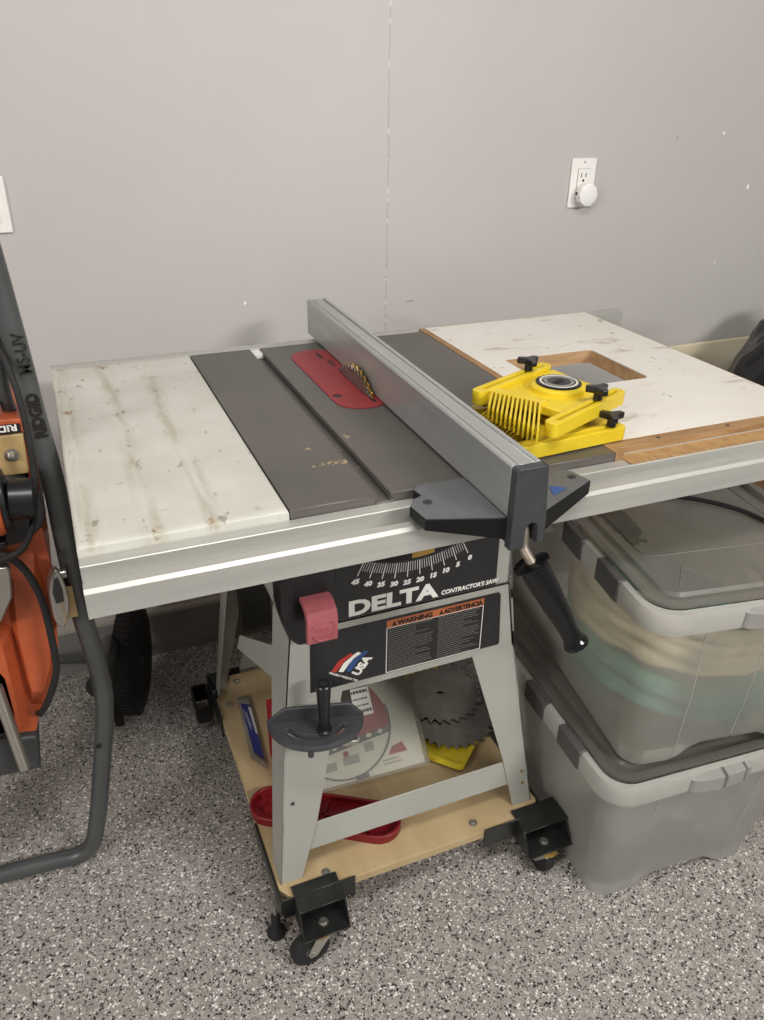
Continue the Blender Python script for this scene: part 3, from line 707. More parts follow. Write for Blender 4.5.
def caster(xm, ym, ang, vis_r=.036, hide=False):
    R = Matrix.Translation((xm, ym, 0)) @ Matrix.Rotation(ang, 4, 'Z')
    b = newbm(); cyl(b, (0, 0, .066), (0, 0, .0738), .0175); b.transform(R); sv = obj('swivel', b, BRASS, mb, label='brassy swivel ring')
    b = newbm()
    for s in (-1, 1): prism(b, [(-.016, s*.0135, .066), (.014, s*.0135, .066), (-.014, s*.0135, .026), (-.026, s*.0135, .026), (-.030, s*.0135, .036)], (0, s*.0022, 0))
    box(b, -.017, .015, -.0155, .0155, .0645, .0665); cyl(b, (-.021, -.019, .036), (-.021, .019, .036), .0045, n=12); b.transform(R); obj('fork', b, STEEL, sv, label='zinc caster fork')
    b = newbm(); lathe(b, (-.021, -.011, .036), (0, 1, 0), [(0, .022), (0, .031), (.002, .035), (.006, .036), (.016, .036), (.020, .035), (.022, .031), (.022, .022)], 36); b.transform(R); w = obj('wheel', b, BLKRUB, sv, smooth=True)
    b = newbm(); lathe(b, (-.021, -.0125, .036), (0, 1, 0), [(0, .010), (.0015, .012), (.0235, .012), (.025, .010)], 20); b.transform(R); obj('wheel_hub', b, DKGREY, w, smooth=True)
xm = bracket(.2155, .020, .106); caster(xm-.008, -.020, math.radians(6))
xm = bracket(.7505, .066, -.032); caster(xm+.002, -.027, math.radians(-86))
# rubber levelling foot on the left front corner
b = newbm(); lathe(b, (.207, .048, 0), (0, 0, 1), [(0, .017), (.006, .0175), (.014, .012), (.02, .0085), (.05, .0085), (.054, .006)], 20); lf = obj('levelling_foot', b, BLKRUB, mb, smooth=True, label='black rubber foot')
b = newbm(); cyl(b, (.207, .048, .05), (.207, .048, .085), .004); box(b, .203, .2155, .042, .055, .083, .087); obj('foot_stem', b, STEEL, lf)
# rear fixed wheels
for sx, x in ((1, .217), (-1, .749)):
    b = newbm(); prism(b, [(x, .575, .075), (x, .575, .135), (x+sx*.045, .632, .135), (x+sx*.045, .632, .075)], (-sx*.003, .003, 0))
    box(b, min(x-sx*.004, x-sx*.001), max(x-sx*.004, x-sx*.001), .50, .66, .07, .128); box(b, min(x, x+sx*.075), max(x, x+sx*.075), .652, .655, .08, .132)
    prism(b, [(x+sx*.005, .60, .1215), (x+sx*.055, .652, .1215), (x+sx*.03, .655, .1215), (x-sx*.002, .65, .1215)], (0, 0, .01))
    cp = obj('corner_plate', b, BLKMETAL, mb, bevel=.0006, seg=1)
    b = newbm(); w0 = x-sx*.010; w1 = x-sx*.042
    box(b, min(w1-sx*.003, w1), max(w1-sx*.003, w1), .60, .66, .045, .10); box(b, min(x-sx*.005, w0), max(x-sx*.005, w0), .60, .66, .045, .10); box(b, min(w0, w1), max(w0, w1), .594, .599, .04, .085)
    box(b, min(w0, w1), max(w0, w1), .661, .665, .05, .098); hs = obj('wheel_housing', b, BLKMETAL, cp)
    b = newbm(); lathe(b, (min(w0, w1)+.003, .63, .031), (1, 0, 0), [(0, .022), (.002, .029), (.005, .0305), (.021, .0305), (.024, .029), (.026, .022)], 32); obj('wheel', b, mat('worn_grey_tread', '#6d6b66', .6), cp, smooth=True)
for (x, y) in ((.277, .618), (.243, .545), (.305, .048), (.605, .046)):
    b = newbm(); lathe(b, (x, y, PT), (0, 0, 1), [(0, .0085), (.0008, .0085), (.001, .0055), (.0035, .0045), (.0042, .002)], 14); obj('carriage_bolt', b, STEEL, mb, smooth=True)

# ------------------------------------------------------------------ things lying on the platform
# red plastic tool with rounded lobes
rt_ = root('push_block', (.34, .17, PT), 'dark red plastic push block lying on the plywood behind the front left leg', 'push block')
def hull_outline(a, ra, c, rc, n=10):
    a = Vector(a); c = Vector(c); d = (c-a); t = math.atan2(d.y, d.x); out = []
    for i in range(n+1): th = t+PI/2+PI*i/n; out.append((a.x+ra*math.cos(th), a.y+ra*math.sin(th)))
    for i in range(n+1): th = t-PI/2+PI*i/n; out.append((c.x+rc*math.cos(th), c.y+rc*math.sin(th)))
    return out
o1 = hull_outline((.252, .222), .042, (.432, .108), .044); i1 = hull_outline((.252, .222), .036, (.432, .108), .038)
b = newbm(); holed(b, o1, [i1], PT+.0002, PT+.020); obj('rim', b, REDPL, rt_, bevel=.0015)
b = newbm(); prism(b, [(x, y, PT+.0002) for x, y in i1], (0, 0, .006)); obj('base', b, REDPL, rt_)
for (p, q) in (((.235, .215), (.29, .235)), ((.24, .245), (.30, .205)), ((.40, .12), (.455, .10)), ((.405, .09), (.46, .125)), ((.33, .15), (.36, .19)), ((.30, .18), (.40, .13))):
    b = newbm(); d = Vector((q[0]-p[0], q[1]-p[1])).normalized(); nn = Vector((-d.y, d.x))*.0025
    prism(b, [(p[0]-nn.x, p[1]-nn.y, PT+.006), (q[0]-nn.x, q[1]-nn.y, PT+.006), (q[0]+nn.x, q[1]+nn.y, PT+.006), (p[0]+nn.x, p[1]+nn.y, PT+.006)], (0, 0, .010)); obj('rib', b, REDPL, rt_)
# blade blister pack leaning inside the stand
A = Vector((.305, .205, PT+.024)); B = Vector((.580, .195, PT+.024)); U = Vector((-.015, .150, .155))
X = (B-A).normalized(); W_ = (B-A).length; Y_ = (U-X*U.dot(X)); H_ = Y_.length; Y_.normalize(); Zn = X.cross(Y_)
MP = Matrix((X, Y_, Zn)).transposed().to_4x4(); MP.translation = A
bp = root('blade_pack', A, 'clear blister pack with red and white card leaning inside the saw stand', 'saw blade pack')
def L_(bm): bm.transform(MP); return bm
b = newbm(); box(b, .008, W_-.008, .006, H_-.004, .002, .004); cd = obj('card', L_(b), CARD_W, bp, label='white printed card')
b = newbm(); cx, cy, R = W_*.40, H_*.52, .100
dsk = [(cx+R*math.cos(t), cy+R*math.sin(t)) for t in [math.radians(-14+208*i/30) for i in range(31)]]
prism(b, [(x, min(y, H_-.006), .0042) for x, y in dsk], (0, 0, .001)); obj('red_panel', L_(b), CARD_R, cd, label='red printed half disc')
b = newbm(); prism(b, [(cx-.1, cy-.040, .0054), (cx+.097, cy-.018, .0054), (cx+.097, cy-.030, .0054), (cx-.1, cy-.054, .0054)], (0, 0, .0004)); obj('black_stripe', L_(b), BLKINK, cd)
b = newbm()
for i in range(7): 
    x = cx-.08+i*.025; y = cy-.043+i*.0028; prism(b, [(x, y, .006), (x+.009, y-.003, .006), (x+.014, y+.003, .006), (x+.006, y+.007, .006)], (0, 0, .0005))
obj('stripe_print', L_(b), CARD_W, cd)
b = newbm()
for (x, y, w, h) in ((cx-.055, cy-.078, .03, .016), (cx-.01, cy-.074, .034, .017), (cx+.038, cy-.058, .02, .018), (cx+.07, cy-.085, .035, .003), (cx+.07, cy-.092, .04, .003)): box(b, x, x+w, y, y+h, .0042, .0048)
obj('small_pictures', L_(b), CARD_G, cd)
b = newbm(); prism(b, [(x, y, .0042) for x, y in circ(cx-.002, cy-.052, .006, 16)], (0, 0, .0008)); prism(b, [(cx+.085, cy-.075, .0042), (cx+.125, cy-.075, .0042), (cx+.118, cy-.055, .0042), (cx+.095, cy-.06, .0042)], (0, 0, .0006)); obj('red_print', L_(b), CARD_R, cd)
b = newbm(); tube(b, [(cx+.103*math.cos(t), cy+.103*math.sin(t)*.98, .007) for t in [math.radians(-150+165*i/30) for i in range(31)]], .0014, 6); box(b, cx+.01, cx+.035, cy-.106, cy-.098, .006, .010); obj('blade_edge', L_(b), DKGREY, bp, smooth=True, label='dark rim of the packed blade')
b = newbm(); box(b, 0, W_, 0, .004, 0, .010); box(b, 0, W_, H_-.004, H_, 0, .010); box(b, 0, .004, 0, H_, 0, .010); box(b, W_-.004, W_, 0, H_, 0, .010); box(b, .004, W_-.004, .004, H_-.004, .0098, .0104)
obj('blister', L_(b), BLISTER, bp, bevel=.0008, seg=1, label='clear plastic blister')
b = newbm(); box(b, W_*.42, W_*.66, H_*.58, H_*.84, .0107, .0112); pl = obj('price_label', L_(b), CARD_W, bp, label='white sticker with black print')
b = newbm(); rnd = random.Random(5)
for r_ in range(4):
    x = W_*.44
    while x < W_*.64:
        w = rnd.uniform(.002, .006); y0 = H_*.61+r_*.013; box(b, x, x+w, y0, y0+(.006 if r_ in (0, 3) else .003), .0113, .0115); x += w+.0012
obj('sticker_print', L_(b), BLKINK, pl)
# red pack standing behind the leg
b = newbm(); prism(b, [(.2875, .275, PT+.0005), (.300, .275, PT+.0005), (.300, .275, PT+.150), (.2875, .275, PT+.150)], (.0, .09, 0))
solo('boxed_accessory', b, CARD_R, 'narrow red box standing on edge behind the front left leg', 'box', (.279, .30, PT), bevel=.001)
# blue card pack
cp_ = root('card_pack', (.275, .44, PT), 'flat clear pack with a blue card lying on the plywood near the left edge', 'card pack')
b = newbm(); prism(b, [(.247, .365, PT+.0003), (.2705, .325, PT+.0003), (.287, .50, PT+.0003), (.287, .555, PT+.0003), (.262, .555, PT+.0003)], (0, 0, .006)); obj('blister', b, BLISTER, cp_, bevel=.001, seg=1)
b = newbm(); prism(b, [(.256, .375, PT+.0065), (.271, .35, PT+.0065), (.285, .52, PT+.0065), (.266, .53, PT+.0065)], (0, 0, .001)); cb = obj('card', b, CARD_B, cp_, label='blue printed card')
b = newbm(); prism(b, [(.274, .43, PT+.0076), (.2775, .42, PT+.0076), (.2835, .51, PT+.0076), (.278, .515, PT+.0076)], (0, 0, .0004)); box(b, .2665, .2675, .44, .51, PT+.0076, PT+.008); box(b, .2695, .2705, .45, .50, PT+.0076, PT+.008); obj('print', b, CARD_W, cb)
# yellow blade sleeves and steel blades
def sleeve(c, ang, s, z, label):
    r = root('blade_sleeve', (c[0], c[1], z), label, 'blade sleeve', 'yellow blade sleeves on the platform')
    M = Matrix.Translation((c[0], c[1], z)) @ Matrix.Rotation(ang, 4, 'Z')
    b = newbm(); holed(b, rrect(-s, s, -s, s, .012, 4), [circ(0, 0, s*.42, 24)], 0, .004); b.transform(M); obj('panel', b, YEL2, r, bevel=.0008, seg=1)
    b = newbm(); holed(b, rrect(-s, s, -s, s, .012, 4), [rrect(-s+.008, s-.008, -s+.008, s-.008, .01, 4)], .004, .010); b.transform(M); obj('rim', b, YEL2, r)
sleeve((.640, .415), math.radians(14), .112, PT+.0003, 'lower yellow blade sleeve, mostly hidden by the blister pack')
sleeve((.648, .300), math.radians(42), .100, PT+.0113, 'upper yellow blade sleeve under the two loose steel blades')
def disc(c, R, n, label, tilt, nm='circular_saw_blade'):
    r = root(nm, c, label, 'saw blade', 'loose circular saw blades')
    b = newbm(); toothed(b, c, R, n, .0018, axis=tilt, hole=.008, tooth=.007, gull=.012); obj('blade_body', b, DSTEEL, r)
disc((.683, .300, PT+.0238), .097, 30, 'lower loose circular saw blade partly covered by the other one', Matrix.Rotation(0.0, 4, 'X'))
disc((.693, .374, PT+.0275), .097, 28, 'upper loose circular saw blade with dark deep gullets, lying over the other', Matrix.Rotation(math.radians(0), 4, 'X'))

# ------------------------------------------------------------------ storage bins
def bin_(name, org, ang, w, l, h, label, shell, lidm, taper=.03, rimz=.045):
    r = root(name, (org[0], org[1], org[2]), label, 'storage bin', 'frosted storage bins')
    M = Matrix.Translation(org) @ Matrix.Rotation(ang, 4, 'Z')
    K = 10
    def ring(bm, ins, z, rr, arch=0):
        pts = rrect(ins, w-ins, ins, l-ins, rr, K); out = []
        # subdivide front and back edges for the arched foot
        P = []
        for i in range(len(pts)):
            a = pts[i]; c = pts[(i+1) % len(pts)]; P.append(a)
            if math.hypot(c[0]-a[0], c[1]-a[1]) > .08:
                for q in range(1, 16): P.append((a[0]+(c[0]-a[0])*q/16, a[1]+(c[1]-a[1])*q/16))
        for x, y in P:
            zz = z
            if arch:
                t = abs(x-w/2)/(w*.5)
                e = 1 if t < .26 else (0 if t > .50 else .5+.5*math.cos(PI*(t-.26)/.24))
                if y < l*.2 or y > l*.8: zz += arch*e
            out.append(bm.verts.new((x, y, zz)))
        return out
    def loft(bm, R):
        for A, B in zip(R, R[1:]):
            n = len(A)
            for i in range(n): bm.faces.new((A[i], A[(i+1) % n], B[(i+1) % n], B[i]))
    ht = h-rimz
    b = newbm(); R = [ring(b, taper+.012, .034, .03), ring(b, taper+.003, .030, .036, 0), ring(b, taper+.001, .001, .038, .030), ring(b, taper*.93, .04, .042), ring(b, taper*.5, ht*.55, .045), ring(b, .012, ht-.02, .048), ring(b, .010, ht, .05)]
    loft(b, R); b.faces.new(R[0]); b.transform(M); obj('body', b, shell, r, smooth=True, ang=45)
    b = newbm(); R = [ring(b, .0125, ht-.004, .048), ring(b, .001, ht-.006, .055), ring(b, .0, ht+.022, .055), ring(b, .004, ht+.031, .053), ring(b, .014, ht+.033, .047), ring(b, .018, ht+.027, .045)]
    loft(b, R); b.transform(M); rim = obj('rim', b, FRIM, r, smooth=True, ang=45, label='milky white rim')
    # lid: raised edge, sunken border channel, flat centre panel with moulded lines
    b = newbm(); R = [ring(b, .016, ht+.0335, .046), ring(b, .016, ht+.039, .046), ring(b, .024, ht+.042, .04), ring(b, .032, ht+.040, .035), ring(b, .036, ht+.030, .032), ring(b, .050, ht+.030, .03), ring(b, .054, ht+.036, .028)]
    loft(b, R); b.faces.new(R[-1]); b.transform(M); lid = obj('lid', b, lidm, r, smooth=True, ang=35, label='smoky grey lid')
    b = newbm()
    for (x0, x1, y0, y1) in ((.075, .10, .075, .15),): 
        for (p, q) in (((.085, .07), (.12, .12)), ((.12, .12), (.155, .075)),): tube(b, [(p[0], p[1], ht+.0365), (q[0], q[1], ht+.0365)], .0012, 6)
    tube(b, [(x, y, ht+.0362) for x, y in rrect(.075, w-.075, .16, l-.16, .02, 4)], .0012, 6, closed=True)
    b.transform(M); obj('moulded_lines', b, lidm, lid)
    # latches and handles on the rim
    def latch(name, x0, x1, y0, y1, m_):
        b = newbm(); box(b, x0, x1, y0, y1, ht-.008, ht+.0345); b.transform(M); obj(name, b, m_, r, bevel=.003, seg=3, label='dark grey latch')
    for y0 in (.105, .235, .40): latch('latch', -.0025, .014, y0, y0+.075, DKLATCH)
    for y0 in (.105, .235, .40): latch('latch', w-.014, w+.0025, y0, y0+.075, DKLATCH)
    b = newbm(); n = 20
    for i in range(n):
        t0 = i/n; t1 = (i+1)/n
        f = lambda t: (w*.5-.065+.13*t, -.013*math.sin(PI*t)**.4)
        (xa, ya), (xb, yb_) = f(t0), f(t1)
        hexa(b, [(xa, .010, ht-.002), (xb, .010, ht-.002), (xb, .010, ht+.032), (xa, .010, ht+.032), (xa, ya, ht-.004), (xb, yb_, ht-.004), (xb, yb_, ht+.024), (xa, ya, ht+.024)][0:8])
    bmesh.ops.remove_doubles(b, verts=b.verts[:], dist=1e-5); b.transform(M); obj('handle', b, HANDLEM, r, smooth=True, ang=50, label='grey front handle')
    # moulded ribs on the front face
    for x in (w*.24, w*.50, w*.76):
        b = newbm(); z0 = .045 if abs(x-w/2) < .05 else .012
        PR_ = ((0, taper+.001), (.04, taper*.93), (ht*.55, taper*.5), (ht-.02, .012), (ht, .010))
        y = lambda z: lin3(z, PR_)
        zz = [z0+(ht-.008-z0)*i/8 for i in range(9)]
        tube(b, [(x+(x-w/2)*.10*(z/ht-1), y(z)-.0004, z) for z in zz], .0010, 6); b.transform(M); obj('rib', b, FRIM, r)
    return r, M
DKLATCH = mat('grey_latch_plastic', '#4f4e4c', .45)
HANDLEM = mat('grey_handle_plastic', '#8f8d88', .4)
lb, ML = bin_('storage_bin', (.747, -.152, 0), math.radians(-4), .445, .62, .348, 'lower frosted storage bin standing on the floor, right of the saw stand', FROST2, LIDM2, taper=.040)
ub, MU = bin_('storage_bin', (.766, -.138, .3455), math.radians(-9), .445, .62, .352, 'upper frosted storage bin full of rope, stacked on the other bin', FROST, LIDM)
# contents: coiled ropes
def coil(name, M, cx, cy, z0, rx, ry, rr, turns, m_, label, jit=.012, seed=1):
    rnd = random.Random(seed); pts = []; n = 26*turns
    for i in range(n):
        a = 2*PI*i/26; lay = i/26; k = 1-.05*(math.sin(lay*2.3+seed)*.5+.5)
        pts.append(M @ Vector((cx+rx*k*math.cos(a)+rnd.uniform(-1, 1)*jit*.3, cy+ry*k*math.sin(a)+rnd.uniform(-1, 1)*jit*.3, z0+rr+lay*rr*1.15+math.sin(a*1.5+lay)*jit*.6)))
    b = newbm(); P = spline(pts, 4)
    tube(b, P, rr, 8, rf=lambda t: rr*(1+.14*math.sin(t*len(P)*.9)))
    solo(name, b, m_, label, 'rope', M @ Vector((cx, cy, z0)), 'coils of rope in the upper bin', smooth=True, ang=180)
coil('rope_coil', MU, .2225, .27, .036, .162, .220, .013, 5, ROPET, 'teal rope coil at the bottom of the upper bin', seed=2)
coil('rope_coil', MU, .2225, .27, .135, .170, .226, .014, 6, ROPEC, 'cream rope coil on top of the teal rope in the upper bin', jit=.014, seed=5)
b = newbm(); tube(b, spline([ML @ Vector(p) for p in ((.10, .10, .10), (.2, .12, .14), (.33, .11, .09), (.33, .3, .12), (.2, .42, .14), (.1, .3, .1), (.15, .2, .15), (.28, .2, .15))], 10), .042, 14, rf=lambda t: .042+.008*math.sin(t*26))
solo('folded_cloth', b, CLOTHG, 'grey bundled cloth inside the lower storage bin', 'cloth', ML @ Vector((.22, .25, .06)), smooth=True)
# black cable across the upper lid
LZ = .3455+.352-.045+.041
b = newbm(); tube(b, spline([(.93, .30, LZ+.006), (.985, .26, LZ+.004), (1.02, .20, LZ+.002), (1.055, .165, LZ+.0), (1.10, .125, LZ), (1.135, .07, LZ), (1.15, .0, LZ), (1.17, -.05, LZ+.004)], 8), .0042, 10)
solo('power_cable', b, BLKRUB, 'black cable lying across the lid of the upper storage bin', 'cable', (1.05, .15, LZ), smooth=True)

# ------------------------------------------------------------------ right background
b = newbm(); prism(b, [(1.42, .12, .001), (1.66, .08, .001), (1.69, .36, .001), (1.45, .40, .001)], (0, 0, .56)); 
solo('wooden_box', b, BROWN, 'brown wooden box standing behind the storage bins at the right edge', 'box', (1.55, .24, 0), bevel=.003)
b = newbm(); prism(b, [(1.585, .905, .001), (2.25, .905, .001), (2.25, .938, .700), (1.585, .938, .700)], (0, -.014, 0)); 
solo('plywood_sheet', b, PLYX, 'pale plywood sheet leaning against the back wall behind the router board', 'board', (1.9, .92, 0), bevel=.001)
def bag():
    bm = newbm(); bmesh.ops.create_icosphere(bm, subdivisions=5, radius=1)
    for v in bm.verts:
        p = v.co.copy(); a = math.atan2(p.y, p.x)
        n = noise.fractal(p*2.4, 1, 2, 4)*.07+abs(noise.noise(Vector((a*3.5, p.z*1.1, 3))))*.09
        v.co = Vector((p.x*.33, p.y*.24, p.z*.47))*(1+n-.03)
        if v.co.z < -.44: v.co.z = -.44
        v.co += Vector((1.975, .62, .4415))
    return bm
solo('bin_bag', bag(), BAG, 'full glossy black bin bag at the right edge beyond the router board', 'bin bag', (1.955, .62, 0), smooth=True, ang=180)

# ------------------------------------------------------------------ wall outlet, adapter, switch plate
ou = root('wall_outlet', (1.322, .955, 1.158), 'white wall outlet with a rectangular cover plate above the router board', 'wall outlet')
b = newbm(); prism(b, [(x, .9545, y) for x, y in rrect(1.2855, 1.359, 1.0995, 1.2165, .003, 3)], (0, -.005, 0)); obj('cover_plate', b, WHITEPL, ou, bevel=.002)
b = newbm(); prism(b, [(x, .9493, y) for x, y in rrect(1.3055, 1.3390, 1.124, 1.192, .002, 3)], (0, -.0025, 0)); rc = obj('receptacle', b, WHITEPL, ou, bevel=.0005, seg=1)
b = newbm(); box(b, 1.3135, 1.3155, .9463, .9467, 1.172, 1.182); box(b, 1.3265, 1.329, .9463, .9467, 1.172, 1.182); prism(b, [(x, .9467, y) for x, y in circ(1.3215, 1.1645, .0032, 12)], (0, -.0004, 0)); obj('socket_hole', b, BLKINK, rc)
b = newbm(); box(b, 1.3045, 1.34, .9488, .9493, 1.1235, 1.1927); obj('gap', b, CARD_G, rc)
b = newbm(); prism(b, [(x, .9493, y) for x, y in circ(1.3222, 1.2075, .0025, 12)], (0, -.0006, 0)); obj('screw', b, CARD_G, ou)
ad = root('plug_adapter', (1.328, .935, 1.132), 'round white plug-in adapter in the lower socket of the wall outlet', 'plug adapter')
b = newbm(); lathe(b, (1.325, .9465, 1.1335), (0, -1, 0), [(0, .024), (.008, .028), (.022, .0285), (.026, .027), (.028, .021)], 10); hs = obj('housing', b, WHITEPL, ad, smooth=True, ang=30)
b = newbm(); box(b, 1.2962, 1.2972, .930, .938, 1.132, 1.140); obj('side_slot', b, DKGREY, hs)
sp_ = root('switch_plate', (-.085, .955, 1.155), 'white switch plate at the left edge of the wall', 'switch plate')
b = newbm(); prism(b, [(x, .9545, y) for x, y in rrect(-.145, -.0245, 1.1035, 1.2085, .003, 3)], (0, -.005, 0)); obj('cover_plate', b, WHITEPL, sp_, bevel=.002)
for x in (-.117, -.060):
    b = newbm(); prism(b, [(q, .9493, y) for q, y in rrect(x-.0165, x+.0165, 1.122, 1.190, .002, 3)], (0, -.003, 0)); obj('rocker', b, WHITEPL, sp_, bevel=.0008, seg=1)

# ------------------------------------------------------------------ folded saw stand (left)
ss = root('saw_stand', (-.1, .45, 0), 'folded dark grey tubular stand with big black wheel, left of the table saw', 'saw stand')
r_ = .0165
b = newbm()
pth = [(-.62, .350, .0185), (-.40, .352, .0185), (-.26, .350, .0185), (-.17, .345, .0185), (-.115, .338, .022), (-.088, .333, .045), (-.070, .33, .10), (-.048, .33, .20), (-.018, .33, .36), (-.012, .33, .42), (-.014, .33, .50), (-.0215, .33, .60), (-.0235, .33, .74), (-.0235, .33, .84), (-.030, .33, .94), (-.034, .33, 1.02), (-.040, .33, 1.12), (-.047, .33, 1.22), (-.052, .33, 1.30)]
tube(b, spline(pth, 6), r_, 18); tb = obj('main_tube', b, TUBEG, ss, smooth=True)
b = newbm(); cyl(b, (-.052, .33, 1.3), (-.0535, .33, 1.325), .0185, n=18); obj('end_cap', b, BLKPL, tb)
b = newbm(); tube(b, spline([(-.055, .34, 1.10), (-.062, .36, 1.04), (-.066, .37, .97), (-.060, .375, .90)], 6), .010, 12); obj('gas_strut', b, TUBEG, ss, smooth=True)
b = newbm(); tube(b, spline([(-.62, .80, .16), (-.30, .80, .16), (-.1, .80, .16), (.03, .765, .138)], 4), .012, 14); obj('axle', b, TUBEG, ss, smooth=True)
b = newbm(); tube(b, spline([(-.02, .345, .42), (-.006, .48, .35), (.006, .62, .28), (.014, .72, .235), (.016, .765, .19), (.012, .765, .13)], 5), .020, 14); obj('wheel_arm', b, BLKMETAL, ss, smooth=True)
# large wheel with treaded tyre
WC = Vector((.058, .775, .138)); b = newbm()
TW = Matrix.Translation(WC) @ Matrix.Rotation(math.radians(-17), 4, 'Z') @ Matrix.Translation(-WC)
lathe(b, WC-Vector((.022, 0, 0)), (1, 0, 0), [(0, .092), (.0, .124), (.004, .133), (.012, .137), (.032, .137), (.040, .133), (.044, .124), (.044, .092)], 56)
b.transform(TW); wl = obj('wheel', b, BLKRUB, ss, smooth=True, label='large black wheel')
b = newbm(); lathe(b, WC-Vector((.014, 0, 0)), (1, 0, 0), [(0, .03), (0, .093), (.006, .093), (.006, .04), (.024, .04), (.024, .093), (.030, .093), (.030, .02)], 40); b.transform(TW); obj('rim', b, DKGREY, wl, smooth=True)
b = newbm(); 
for i in range(56):
    a = 2*PI*i/56; M = Matrix.Translation(WC) @ Matrix.Rotation(a, 4, 'X'); box(b, -.018, .018, -.0035, .0035, .1345, .1378, M)
b.transform(TW); obj('tread', b, BLKRUB, wl)
b = newbm(); lathe(b, WC-Vector((.040, 0, 0)), (1, 0, 0), [(0, .02), (.004, .026), (.060, .026), (.064, .02)], 24); obj('hub', b, BLKPL, wl, smooth=True)
b = newbm(); box(b, -.008, .013, .695, .735, .002, .085); obj('rubber_foot', b, BLKRUB, ss, bevel=.005)
b = newbm(); cyl(b, (-.005, .33, .717), (.012, .34, .722), .006, n=12); obj('pin', b, BLKPL, ss)
b = newbm(); cyl(b, (-.037, .3118, .31), (-.037, .3128, .31), .005, n=12); obj('bolt', b, BLKPL, ss)
# tube lettering, reading down the tube
def tube_text(body, size, x, z0, m_, bold):
    d = Vector((-.036+.052, 0, 1.0-1.30)); ang = math.atan2(.30, -.012)
    text(body, size, Matrix.Translation((x, .3118, z0)) @ RX90 @ Matrix.Rotation(ang, 4, 'Z'), m_, tb, bold=bold, xs=.86)
tube_text('MS-UV', .024, -.0205, 1.014, BLKINK, .0002)
tube_text('RIDGID', .024, -.0175, .917, BLKINK, .0012)

# ------------------------------------------------------------------ miter saw on the stand
ms = root('miter_saw', (-.12, .36, .28), 'orange and grey miter saw folded upright on the tubular stand at the left edge', 'miter saw')
def xz(pts, y0, y1): 
    bm = newbm(); prism(bm, [(x, y0, z) for x, z in pts], (0, y1-y0, 0)); return bm
obj('base_body', xz([(-.34, .82), (-.155, .82), (-.067, .786), (-.052, .765), (-.051, .719), (-.055, .644), (-.066, .546), (-.088, .468), (-.119, .412), (-.130, .380), (-.34, .395)], .315, .52), ORG, ms, label='orange moulded saw body')
def ridge(name, P, c, y0, y1, k, m_, label):      # raised panel with sloping sides
    bm = newbm(); A = [bm.verts.new((x, y1, z)) for x, z in P]; B = [bm.verts.new((c[0]+(x-c[0])*k, y0, c[1]+(z-c[1])*k)) for x, z in P]; n = len(P)
    bm.faces.new(A[::-1]); bm.faces.new(B)
    for q in range(n): bm.faces.new((A[q], A[(q+1) % n], B[(q+1) % n], B[q]))
    obj(name, bm, m_, ms, label=label)
ridge('body_panel', [(-.112, .745), (-.070, .735), (-.062, .60), (-.078, .50), (-.105, .43), (-.128, .44), (-.128, .60)], (-.095, .59), .292, .3148, .72, ORG, 'raised orange side panel')
ridge('body_panel', [(-.34, .64), (-.150, .64), (-.128, .60), (-.130, .46), (-.134, .40), (-.34, .40)], (-.24, .52), .284, .3148, .86, ORG, 'raised orange front panel')
obj('handle_recess', xz([(-.175, .555), (-.158, .549), (-.150, .526), (-.150, .45), (-.158, .424), (-.183, .408), (-.20, .42), (-.2, .54)], .284, .2878), BLKRUB, ms, bevel=.002, label='black recess in the orange body')
obj('foot', xz([(-.35, .395), (-.187, .389), (-.128, .379), (-.136, .303), (-.201, .308), (-.35, .316)], .30, .50), DKGREY, ms, bevel=.006, seg=3, label='dark grey foot')
obj('guard', xz([(-.30, .75), (-.103, .742), (-.110, .687), (-.133, .646), (-.30, .64)], .262, .3148), STEEL, ms, bevel=.004, label='silver metal cover')
b = newbm(); cyl(b, (-.166, .275, .52), (-.157, .275, .34), .010, n=16); obj('slide_tube', b, STEEL, ms, smooth=True)
obj('fence_block', xz([(-.30, .925), (-.0505, .921), (-.054, .856), (-.30, .86)], .330, .50), TANP, ms, bevel=.003, label='tan metal fence block')
ob = obj('orange_band', xz([(-.30, .951), (-.048, .944), (-.048, .9222), (-.30, .926)], .330, .50), ORG, ms, bevel=.002)
b = newbm(); prism(b, [(-.175, .3285, .926), (-.052, .3285, .9235), (-.052, .3285, .9375), (-.175, .3285, .940)], (0, .001, 0)); lbp = obj('brand_label', b, BLKINK, ob, label='black label with upside-down white lettering')
text('RIDGID', .0135, Matrix.Translation((-.0565, .3280, .9365)) @ RX90 @ Matrix.Rotation(PI, 4, 'Z'), WHITEINK, lbp, bold=.0004, xs=1.25)
b = newbm(); lathe(b, (-.072, .3295, .890), (0, -1, 0), [(0, .010), (.002, .010), (.003, .006), (.012, .005), (.013, .003)], 16); obj('screw', b, STEEL, ms, smooth=True)
b = newbm(); cyl(b, (-.098, .312, .805), (-.098, .42, .805), .056, n=40); obj('motor_disc', b, DKGREY, ms, bevel=.004, label='dark grey round housing')
b = newbm(); cyl(b, (-.20, .27, .847), (-.094, .27, .847), .050, n=36); obj('motor_housing', b, ORG, ms, bevel=.006, label='orange motor end')
b = newbm(); cyl(b, (-.0935, .27, .847), (-.086, .27, .847), .046, n=36); cyl(b, (-.086, .27, .847), (-.0515, .27, .843), .030, n=32); obj('dust_port', b, BLKPL, ms, bevel=.002, label='black cylindrical port')
b = newbm(); box(b, -.2, -.10, .255, .30, .775, .788); obj('black_band', b, BLKPL, ms, bevel=.003)  # black band below the motor end
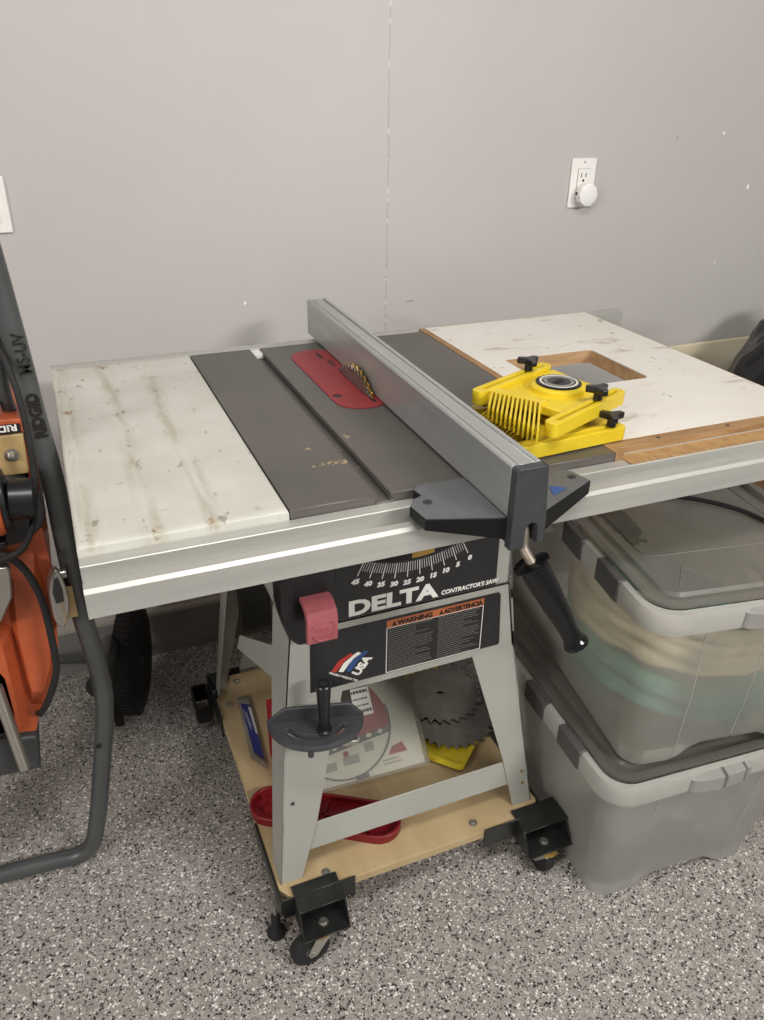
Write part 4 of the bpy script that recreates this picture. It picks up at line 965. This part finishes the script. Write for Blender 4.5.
obj('arm', xz([(-.052, .91), (-.044, .91), (-.044, .84), (-.0455, .755), (-.062, .745), (-.060, .80)], .335, .40), mat('dark_orange_casting', '#7d3420', .5), ms, bevel=.002, label='dull orange arm')
# lever: silver, pointed oval
b = newbm(); prism(b, [(-.049, .282, .704), (-.044, .282, .712), (-.038, .282, .704), (-.034, .282, .681), (-.0325, .282, .653), (-.038, .282, .622), (-.048, .282, .599), (-.057, .282, .604), (-.061, .282, .62), (-.060, .282, .668), (-.056, .282, .69)], (-.004, .020, 0)); lv2 = obj('lock_lever', b, STEEL, ms, bevel=.004, seg=3, label='silver oval lever')
b = newbm(); prism(b, [(-.049, .2795, .694), (-.043, .2795, .696), (-.040, .2795, .672), (-.041, .2795, .652), (-.053, .2795, .650), (-.055, .2795, .672)], (0, .002, 0)); obj('lever_inset', b, DKGREY, lv2, bevel=.0006, seg=1)
b = newbm(); cyl(b, (-.052, .302, .690), (-.030, .302, .690), .008, n=16); obj('lever_knob', b, STEEL, lv2, bevel=.001)
b = newbm(); box(b, -.0455, -.0435+.0, .28, .30, .60, .66); box(b, -.0435, -.026, .305, .311, .602, .660); obj('lever_block', b, TANP, ms, bevel=.001, label='small tan block')
b = newbm(); tube(b, spline([(-.064, .345, 1.06), (-.052, .312, 1.035), (-.044, .290, .99), (-.042, .282, .93), (-.046, .280, .87), (-.058, .270, .81), (-.082, .225, .785), (-.14, .22, .775)], 7), .0048, 10); cd1 = obj('power_cord', b, BLKRUB, ms, smooth=True)
b = newbm(); tube(b, spline([(-.16, .255, .775), (-.118, .255, .77), (-.099, .255, .761), (-.081, .255, .729), (-.070, .255, .675), (-.069, .255, .598), (-.073, .26, .539), (-.092, .27, .482), (-.112, .29, .437), (-.125, .33, .405), (-.15, .35, .39)], 7), .0058, 10); obj('power_cord', b, BLKRUB, ms, smooth=True)
b = newbm(); box(b, -.34, -.078, .34, .375, .925, .965); obj('rear_plate', b, DKGREY, ms, bevel=.002)
b = newbm(); box(b, -.345, -.315, .36, .50, .0, .30); obj('mount', b, BLKMETAL, ms, bevel=.002)
